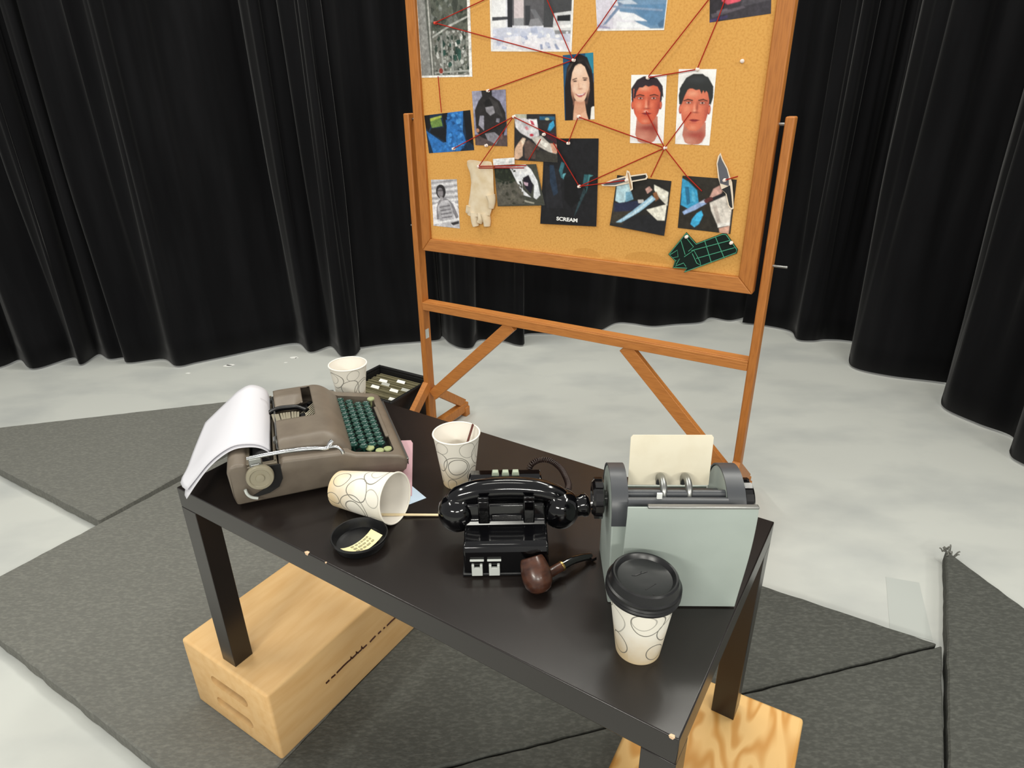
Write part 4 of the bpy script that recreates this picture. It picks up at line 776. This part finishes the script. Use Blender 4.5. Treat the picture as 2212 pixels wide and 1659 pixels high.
# louvre lines on the cover
m = MB()
for y, x0, x1 in ((.030,.098,.165),(.036,.098,.150),(.042,.098,.125),(.250,.104,.160),(.256,.104,.15)):
    m.tube([(x0+(x1-x0)*i/8, y, cov_z(x0+(x1-x0)*i/8, y)+.0002) for i in range(9)], .0007, 6)
tag(m.build('cover_line', M['enamel_dark'], tw, 0, 40), 'dark pressed lines on the cover')
# type basket: segment arc, type bars, ribbon vibrator
m = MB(); m.tube(catmull([(.070,.170,.096),(.080,.184,.098),(.098,.192,.099),(.118,.190,.099),(.136,.184,.099),(.152,.168,.096)], 6), .0075, 10, flat=.7); m.build('type_segment', M['black'], tw, 0, 50)
fan = [((.084,.168),(.0905,.112)),((.0895,.166),(.0945,.110)),((.094,.165),(.099,.110)),((.1005,.166),(.1045,.109)),((.106,.166),(.108,.109)),((.1115,.166),(.112,.109)),((.1165,.165),(.116,.109)),((.123,.165),(.121,.109)),((.1285,.163),(.1255,.109)),((.134,.160),(.130,.109))]
for a_, b_ in fan:
    m = MB(); m.bar((a_[0],a_[1],.0985),(b_[0],b_[1],.0965), .0046, .004); m.build('type_bar', M['typebar'], tw, .0005)
for i in range(9):
    y = .098+.0085*i; m = MB(); m.bar((.138,y,.090),(.168,y+.029,.097), .0026, .003); m.build('type_bar', M['typebar'], tw, .0004)
m = MB(); m.lathe([(0,.0),(.020,0),(.021,.004),(.017,.007),(.006,.008),(.0055,.014),(0,.0145)], 28, o=(.160,.222,.074)); m.build('ribbon_spool', M['black'], tw, 0, 40)
m = MB(); m.box((.1375,.128,.080),(.147,.158,.0975)); m.build('ribbon_guide', M['black'], tw, .002)
# carriage
m = MB(); m.lathe([(.0,-.004),(.008,-.004),(.008,0),(.0165,0),(.0165,.262),(.008,.262),(.008,.266),(0,.266)], 32, axis=(0,1,0), o=(.056,.011,.076)); m.build('platen', M['rubber'], tw, 0, 40)
m = MB(); m.box((.030,-.004,.064),(.037,TWW+.002,.090)); m.box((.078,-.002,.066),(.0835,TWW,.086)); m.box((.030,-.008,.058),(.084,.004,.086)); m.box((.030,TWW-.004,.058),(.084,TWW+.008,.086))
m.build('carriage', M['carriage'], tw, .0015)
m = MB(); m.tube([(.088,.02,.098),(.088,TWW-.03,.098)], .0022, 8)
for y in (.055,.24): m.lathe([(0,-.008),(.005,-.008),(.005,.008),(0,.008)], 14, axis=(0,1,0), o=(.086,y,.0985))
m.build('paper_bail', M['steel'], tw, 0, 40)
def knob(y, s):
    m = MB(); pr = [(.010,0),(.010,.006),(.0225,.008),(.0238,.011),(.0238,.018),(.0225,.021),(.018,.0215),(.0165,.0195),(.008,.0190),(.007,.0215),(0,.022)]
    m.lathe(pr, 36, axis=(0,s,0), o=(.052,y,.0735)); return m.build('platen_knob', M['knobgrey'], tw, 0, 30)
knob(-.012,-1); knob(TWW+.012,1)
m = MB(); lv = catmull([(.036,-.022,.112),(.065,-.024,.114),(.11,-.024,.1135),(.15,-.022,.108),(.172,-.021,.103),(.180,-.019,.1105),(.185,-.017,.1145)], 6)
m.tube(lv, [.0030+.0014*min(1,i/14) for i in range(len(lv))], 10, flat=.8); m.tube(catmull([(.176,-.021,.104),(.19,-.024,.104),(.198,-.027,.097),(.2,-.028,.09)], 5), .0032, 10)
m.build('return_lever', M['chrome'], tw, 0, 60)
m = MB(); m.box((.038,-.024,.093),(.060,-.008,.110)); m.box((.040,-.026,.086),(.056,-.020,.1)); m.build('lever_bracket', M['steel'], tw, .002)
m = MB(); m.prism([(.064,.083),(.0885,.083),(.0885,.052),(.080,.036),(.062,.027),(.042,.024),(.034,.028),(.052,.036),(.064,.05)], -.0113, -.0095, lambda a,b,d:(a,d,b)); m.build('recess_shade_panel', M['darkvoid'], tw, 0, 0)  # flat dark panel on the side, painting in the shade of a recess
m = MB(); m.tube(catmull([(.022,-.012,.044),(.024,-.0125,.034),(.03,-.0125,.026),(.04,-.012,.021)], 5), .0028, 8); m.build('side_latch', M['offwhite'], tw, 0, 60)
# keys
rows = [(.2255,.0745,12,.028),(.2435,.0695,12,.022),(.2615,.0645,11,.032),(.2795,.0595,11,.040)]
for ri, (x, z, nk, y0) in enumerate(rows):
    for k in range(nk):
        m = MB(); y = y0+k*.0192
        m.lathe([(.0,-.022),(.0018,-.022),(.0018,-.004),(.0064,-.0036),(.0083,-.0016),(.0083,.0006),(.0070,.0018),(.0040,.0004),(0,.0001)], 18, o=(x,y,z)); m.bar((x,y,z-.02),(x-.02,y,z-.026), .002, .005)
        m.build('key', M['key'], tw, 0, 40)
for x, y, z in ((.255,.020,.064),(.272,.0125,.0585),(.2885,.018,.056),(.294,.250,.0600)):
    m = MB(); m.lathe([(.0,-.02),(.002,-.02),(.002,-.004),(.0072,-.0035),(.0086,-.001),(.0078,.0012),(.004,.0016),(0,.0016)], 20, o=(x,y,z)); tag(m.build('key', M['keypale'], tw, 0, 40), 'pale green end key')
m = MB(); m.box((.2935,.072,.050),(.3015,.215,.0560)); m.build('space_bar', M['enamel'], tw, .002)
m = MB(); m.box((.3235,.006,.018),(.3255,TWW-.006,.030)); m.box((.315,.004,.030),(.3262,TWW-.004,.0335)); m.build('front_trim', M['steel'], tw, .0008)
# sheet in the platen
lp = [(.074,.086),(.060,.100),(.041,.108),(.015,.110),(-.010,.100),(-.035,.082),(-.060,.056),(-.083,.028)]
rp = [(.082,.101),(.079,.121),(.066,.135),(.046,.141),(.022,.131),(-.002,.112),(-.026,.093),(-.052,.072)]
def sheet(label, lp, rp, y0, y1, g, dz):
    m = MB(); ny = 14; vs = []; fl = [catmull([(a,0,b+dz*i/7) for i, (a, b) in enumerate(q_)], 4) for q_ in (lp, rp)]; nl = len(fl[0])
    for i in range(nl):
        for j in range(ny+1):
            w = j/ny; p = fl[0][i].lerp(fl[1][i], w); y = y0+(y1-y0)*w; b = (math.sin(PI*w**.6)*.011+g*math.exp(-((w-.16)/.12)**2))*(i/nl)**1.6
            vs.append((p.x-b*1.1, y, p.z-b*.2))
    m.add(vs, [(i*(ny+1)+j, i*(ny+1)+j+1, (i+1)*(ny+1)+j+1, (i+1)*(ny+1)+j) for i in range(nl-1) for j in range(ny)])
    sh = m.build('typing_paper', M['paper'], None, 0, 180); sh.location = T0; sh.rotation_euler = (0,0,TA); sd = sh.modifiers.new('sheet','SOLIDIFY'); sd.thickness = .0003
    return tag(sh, label, 'paper')
sheet('blank white sheet curling back out of the typewriter, the upper of two', lp[:-1]+[(-.079,.036)], rp, .040, .241, .008, .0)
sheet('blank white sheet under the curled one, only its lower left edge showing', [(a-.001,b-.003) for a, b in lp[:-1]]+[(-.0835,.026)], [(a-.002,b-.006) for a, b in rp[:-1]]+[(-.040,.078)], .036, .200, .0, -.006)
# papers under the typewriter
def flat_sheet(name, label, c, pts, z=.0004):
    m = MB(); cx = sum(p[0] for p in pts)/len(pts); cy = sum(p[1] for p in pts)/len(pts)
    m.prism([(a-cx,b-cy) for a, b in pts], 0, .0004, lambda a,b,d:(a,b,d)); o = m.build(name, M[c], None, 0, 0); o.location = (cx,cy,ZT+z); return tag(o, label, 'paper')
flat_sheet('paper_sheet', 'pale blue paper corner showing behind the tipped cup mouth', 'bluepaper', [(-.2130,1.0750),(-.1647,1.0146),(-.2350,.9650),(-.2830,1.0250)], .0002)
flat_sheet('paper_sheet', 'pink paper edge showing under the front of the typewriter', 'pink', [(-.2240,1.2340),(-.2180,1.2215),(-.1926,1.021),(-.26,1.01),(-.33,1.23)], .0008)

# ------------------------------------------------------------------ telephone
ph = thing('telephone', 'black desk telephone seen from behind in the middle of the table', 'telephone', (-.078,.8,ZT), .005)
prof = [(0,.004),(-.001,.046),(.004,.055),(.012,.0575),(.050,.060),(.058,.064),(.062,.090),(.075,.092),(.098,.094),(.112,.106),(.122,.1095),(.150,.100),(.195,.060),(.215,.035),(.218,.004)]
m = MB(); XC = .065
def hw(y, z): return .0665-.10*max(0, z-.055)-.0*y-(.012 if y > .19 else 0)*((y-.19)/.03)
n = len(prof); vs = [(XC-hw(y,z),y,z) for y, z in prof]+[(XC+hw(y,z),y,z) for y, z in prof]
m.add(vs, [tuple(range(n-1,-1,-1)), tuple(range(n,2*n))]+[(i,(i+1) % n,n+(i+1) % n,n+i) for i in range(n)])
m.build('body', M['blackgloss'], ph, .003, 12, seg=3)
m = MB(); m.box((-.004,-.003,0),(.134,.219,.006)); m.build('base_plate', M['black'], ph, .002)
for x in (.030,.103):
    m = MB(); m.box((x-.009,.052,.058),(x+.009,.066,.103)); m.box((x-.009,.052,.103),(x+.009,.056,.111)); m.box((x-.009,.052,.058),(x+.009,.100,.0935)); m.build('cradle_prong', M['blackgloss'], ph, .002)
m = MB(); m.box((.042,.056,.062),(.092,.062,.074)); m.build('cradle_plate', M['blackgloss'], ph, .0015)
# handset
hs = thing('handset', None, None); hs.parent = ph
del_ = hs
m = MB(); hp = catmull([(-.022,.080,.084),(-.008,.082,.0955),(.022,.084,.1035),(.068,.085,.1065),(.114,.084,.1035),(.144,.082,.0955),(.160,.080,.085)], 8)
k = len(hp); rr = [.0150+.0040*math.sin(PI*i/(k-1))**.8 for i in range(k)]; m.tube(hp, rr, 22, flat=1.0)
hd = m.build('handset', M['blackgloss'], ph, 0, 60); bpy.data.objects.remove(hs); hd.name = 'handset'
def lobe(name, x, z, ax_, prof_):
    m = MB(); m.lathe(prof_, 36, axis=ax_, o=(x,.078,z)); return m.build(name, M['blackgloss'], hd, 0, 40)
cupp = [(0,-.031),(.012,-.0305),(.021,-.0275),(.0275,-.021),(.0310,-.011),(.0318,.0),(.0300,.011),(.0255,.020),(.0190,.0265),(.0100,.0300),(0,.031)]
lobe('earpiece', -.0150, .068, (-.2,-.15,1), cupp); lobe('mouthpiece', .156, .071, (.25,-.15,1), cupp)
lobe('mouthpiece_horn', .170, .072, (1,.1,.12), [(0,-.004),(.020,-.004),(.0185,.008),(.0175,.018),(.0200,.022),(.0200,.028),(.015,.033),(.006,.035),(0,.0355)])
for x in (.0485,.0655,.0825):
    m = MB(); m.prism([(-.0062,0),(.0062,0),(.0048,.008),(-.0048,.008)], -.0045, .0045, lambda a,b,d:(x+a,.122+d,.1085+b)); m.build('button', M['buttons'], ph, .0008)
for x in (.0195,.0465):
    m = MB()
    m.box((x-.0085,-.006,.004),(x+.0085,-.0015,.019)); m.box((x-.0085,-.0066,.019),(x-.0045,-.0015,.0255)); m.box((x+.0045,-.0066,.019),(x+.0085,-.0015,.0255)); m.box((x-.011,-.0048,.031),(x+.011,-.001,.0335))
    tag(m.build('socket_clip', M['offwhite'], ph, .0006), 'pale grey plug clip on the back')
# coiled cord
cp = catmull([(.108,.205,.036),(.108,.216,.050),(.113,.226,.063),(.130,.238,.066),(.150,.233,.066),(.166,.208,.066),(.173,.172,.069),(.174,.135,.076),(.169,.106,.084)], 14)
m = MB(); L = [0]
for i in range(1, len(cp)): L.append(L[-1]+(cp[i]-cp[i-1]).length)
turns = int(L[-1]/.0042); N = turns*10; hel = []; ref = Vector((0,0,1)); j = 0
for i in range(N+1):
    s_ = L[-1]*i/N
    while j < len(L)-2 and L[j+1] < s_: j += 1
    t_ = (s_-L[j])/max(1e-9, L[j+1]-L[j]); p = cp[j].lerp(cp[j+1], t_); tn = (cp[j+1]-cp[j]).normalized(); a_ = tn.cross(ref).normalized(); b_ = a_.cross(tn)
    w = 2*PI*i/10; hel.append(p+a_*math.cos(w)*.0047+b_*math.sin(w)*.0047)
m.tube(hel, .0014, 5); m.build('coiled_cord', M['cordm'], ph, 0, 80)

# ------------------------------------------------------------------ smoking pipe
pp = thing('smoking_pipe', 'brown briar smoking pipe lying on its side in front of the telephone', 'pipe', (.0345,.7660,ZT), .63)
m = MB(); m.lathe([(0,-.0235),(.008,-.0228),(.0160,-.0186),(.0212,-.010),(.0230,.0),(.0222,.012),(.0198,.024),(.0172,.0305),(.0150,.0315),(.0110,.0305),(.0100,.012),(.006,.002),(0,.0)], 36); bw = m.build('bowl', M['briar'], pp, 0, 40)
bw.location = (0,0,.0240); bw.rotation_euler = (-.72,.10,-.1)
m = MB(); m.tube(catmull([(.008,.002,.0185),(.028,.002,.0180),(.048,.001,.0195)], 6), [.0125,.0112,.0102,.0094,.0088,.0084,.0081,.0079,.0078,.0077,.0077,.0077,.0077], 18); m.build('shank', M['briar'], pp, 0, 60)
m = MB(); m.tube([(.048,.001,.0195),(.0515,.001,.0200)], .0083, 22); m.build('band', M['brass'], pp, .0004)
m = MB(); st_ = catmull([(.0515,.001,.0198),(.072,.001,.0195),(.094,.001,.0145),(.112,.001,.0075)], 6); k = len(st_); m.tube(st_, [.0072-.0016*i/k for i in range(k)], 14, flat=.8); m.box((.108,-.0075,.0040),(.117,.0085,.0100)); m.build('mouthpiece', M['knobblack'], pp, 0, 50)

# ------------------------------------------------------------------ rotary card file
rf = thing('rotary_card_file', 'grey metal rotary card file at the right end of the table', 'card file', (.164,.724,ZT), -.0301)
AX, AZ, AR = .074, .139, .0545      # wheel axis (y,z) and shoulder radius
def shoulder(x0, x1, name_band=True):
    prof_ = [(.012,.0),(.135,.0),(AX+AR,AZ-.012)]+[(AX+AR*math.cos(a), AZ+AR*math.sin(a)) for a in [PI*i/20 for i in range(21)]]+[(AX-AR,AZ-.012)]
    m = MB(); m.prism(prof_, x0, x1, lambda a,b,d:(d,a,b)); o = m.build('side_cheek', M['greysteel'], rf, .002)
    m = MB(); a0, a1 = .05, PI+.05; n = 26; vs = []
    for i in range(n+1):
        a = a0+(a1-a0)*i/n
        for r, x in ((AR+.0003,x0-.0008),(AR+.0030,x0-.0008),(AR+.0030,x1+.0008),(AR+.0003,x1+.0008)): vs.append((x,AX+r*math.cos(a),AZ+r*math.sin(a)))
    m.add(vs, [(i*4+j,i*4+(j+1) % 4,(i+1)*4+(j+1) % 4,(i+1)*4+j) for i in range(n) for j in range(4)]+[(0,1,2,3),tuple(n*4+q for q in (3,2,1,0))])
    m.build('cheek_band', M['greydark'], o, 0, 40)
shoulder(-.026,-.004); shoulder(.136,.160)
# front cover: gently bowed sheet
m = MB(); nz = 14; vs = []
for i in range(nz+1):
    t = i/nz; z = .002+.186*t; y = .004-.016*math.sin(PI*.5*t)**1.5+(.002 if i == nz else 0); e = .0055*math.sin(PI*min(1,t*1.0))
    for x in (-.0105-e*.2, .1600+.004*t+e*.35): vs += [(x,y,z),(x,y+.0022,z)]
fs = []
for i in range(nz):
    a = i*4; fs += [(a,a+2,a+6,a+4),(a+1,a+5,a+7,a+3),(a,a+4,a+5,a+1),(a+2,a+3,a+7,a+6)]
fs += [(0,1,3,2),(nz*4,nz*4+2,nz*4+3,nz*4+1)]
m.add(vs, fs); m.build('front_cover', M['greysteel'], rf, .0008, 30)
m = MB(); m.box((.016,-.0135,.1875),(.1635,-.0055,.191)); m.build('cover_lip', M['steel'], rf, .0012)
m = MB(); m.box((-.004,.128,0),(.136,.132,.13)); m.box((-.004,.014,.0),(.136,.13,.004)); m.box((-.004,.006,.150),(.136,.030,.155)); m.build('back_shell', M['greysteel'], rf, .001)
m = MB(); m.tube([(-.004,AX,AZ),(.136,AX,AZ)], .020, 24); m.build('card_drum', M['greydark'], rf, 0, 40)
m = MB(); m.tube([(-.004,.030,.1665),(.136,.030,.1665)], .009, 16); m.tube([(-.004,.046,.172),(.136,.046,.172)], .006, 12); m.build('guide_roller', M['greydark'], rf, 0, 40)
for x in (.047,.083):
    m = MB(); m.tube([(x+.002,.064+.022*math.cos(a),.164+.022*math.sin(a)) for a in [PI*i/14 for i in range(15)]], .0052, 12); m.build('card_ring', M['steel'], rf, 0, 60)
m = MB(); m.box((.036,.028,.174),(.0435,.031,.184)); tag(m.build('index_tab', M['tab'], rf, .0005), 'small white tab by the rings')
for s_, x in ((-1,-.0275),(1,.1615)):
    m = MB(); R_k = .0280
    m.lathe([(.012,0),(.012,.004),(R_k-.006,.005),(R_k,.008),(R_k,.0185),(R_k-.004,.022),(R_k-.010,.0225),(R_k-.012,.018),(0,.017)], 40, axis=(s_,0,0), o=(x,AX,AZ+.006))
    for i in range(10):
        a = 2*PI*i/10; c_ = Vector((x+s_*.013, AX+R_k*math.cos(a), AZ+.006+R_k*math.sin(a))); m.bar(c_+Vector((-.0055,0,0)), c_+Vector((.0055,0,0)), .010, .005, (0,math.cos(a),math.sin(a)))
    m.build('turning_knob', M['knobblack'], rf, 0, 35)
m = MB(); pts = [(-.0595,.0),(.0595,.0),(.0595,.078),(.0565,.082),(-.0565,.082),(-.0595,.078)]
m.prism(pts, -.0004, .0004, lambda a,b,d:(a,d,b)); cd = m.build('index_card', M['card'], None, 0, 0)
cd.location = Matrix.Translation((.164,.724,ZT)) @ Matrix.Rotation(-.0301,4,'Z') @ Vector((.0635,.083,.1625)); cd.rotation_euler = (-.06,0,-.0301)
tag(cd, 'blank cream index card standing up in the grey card file', 'card')
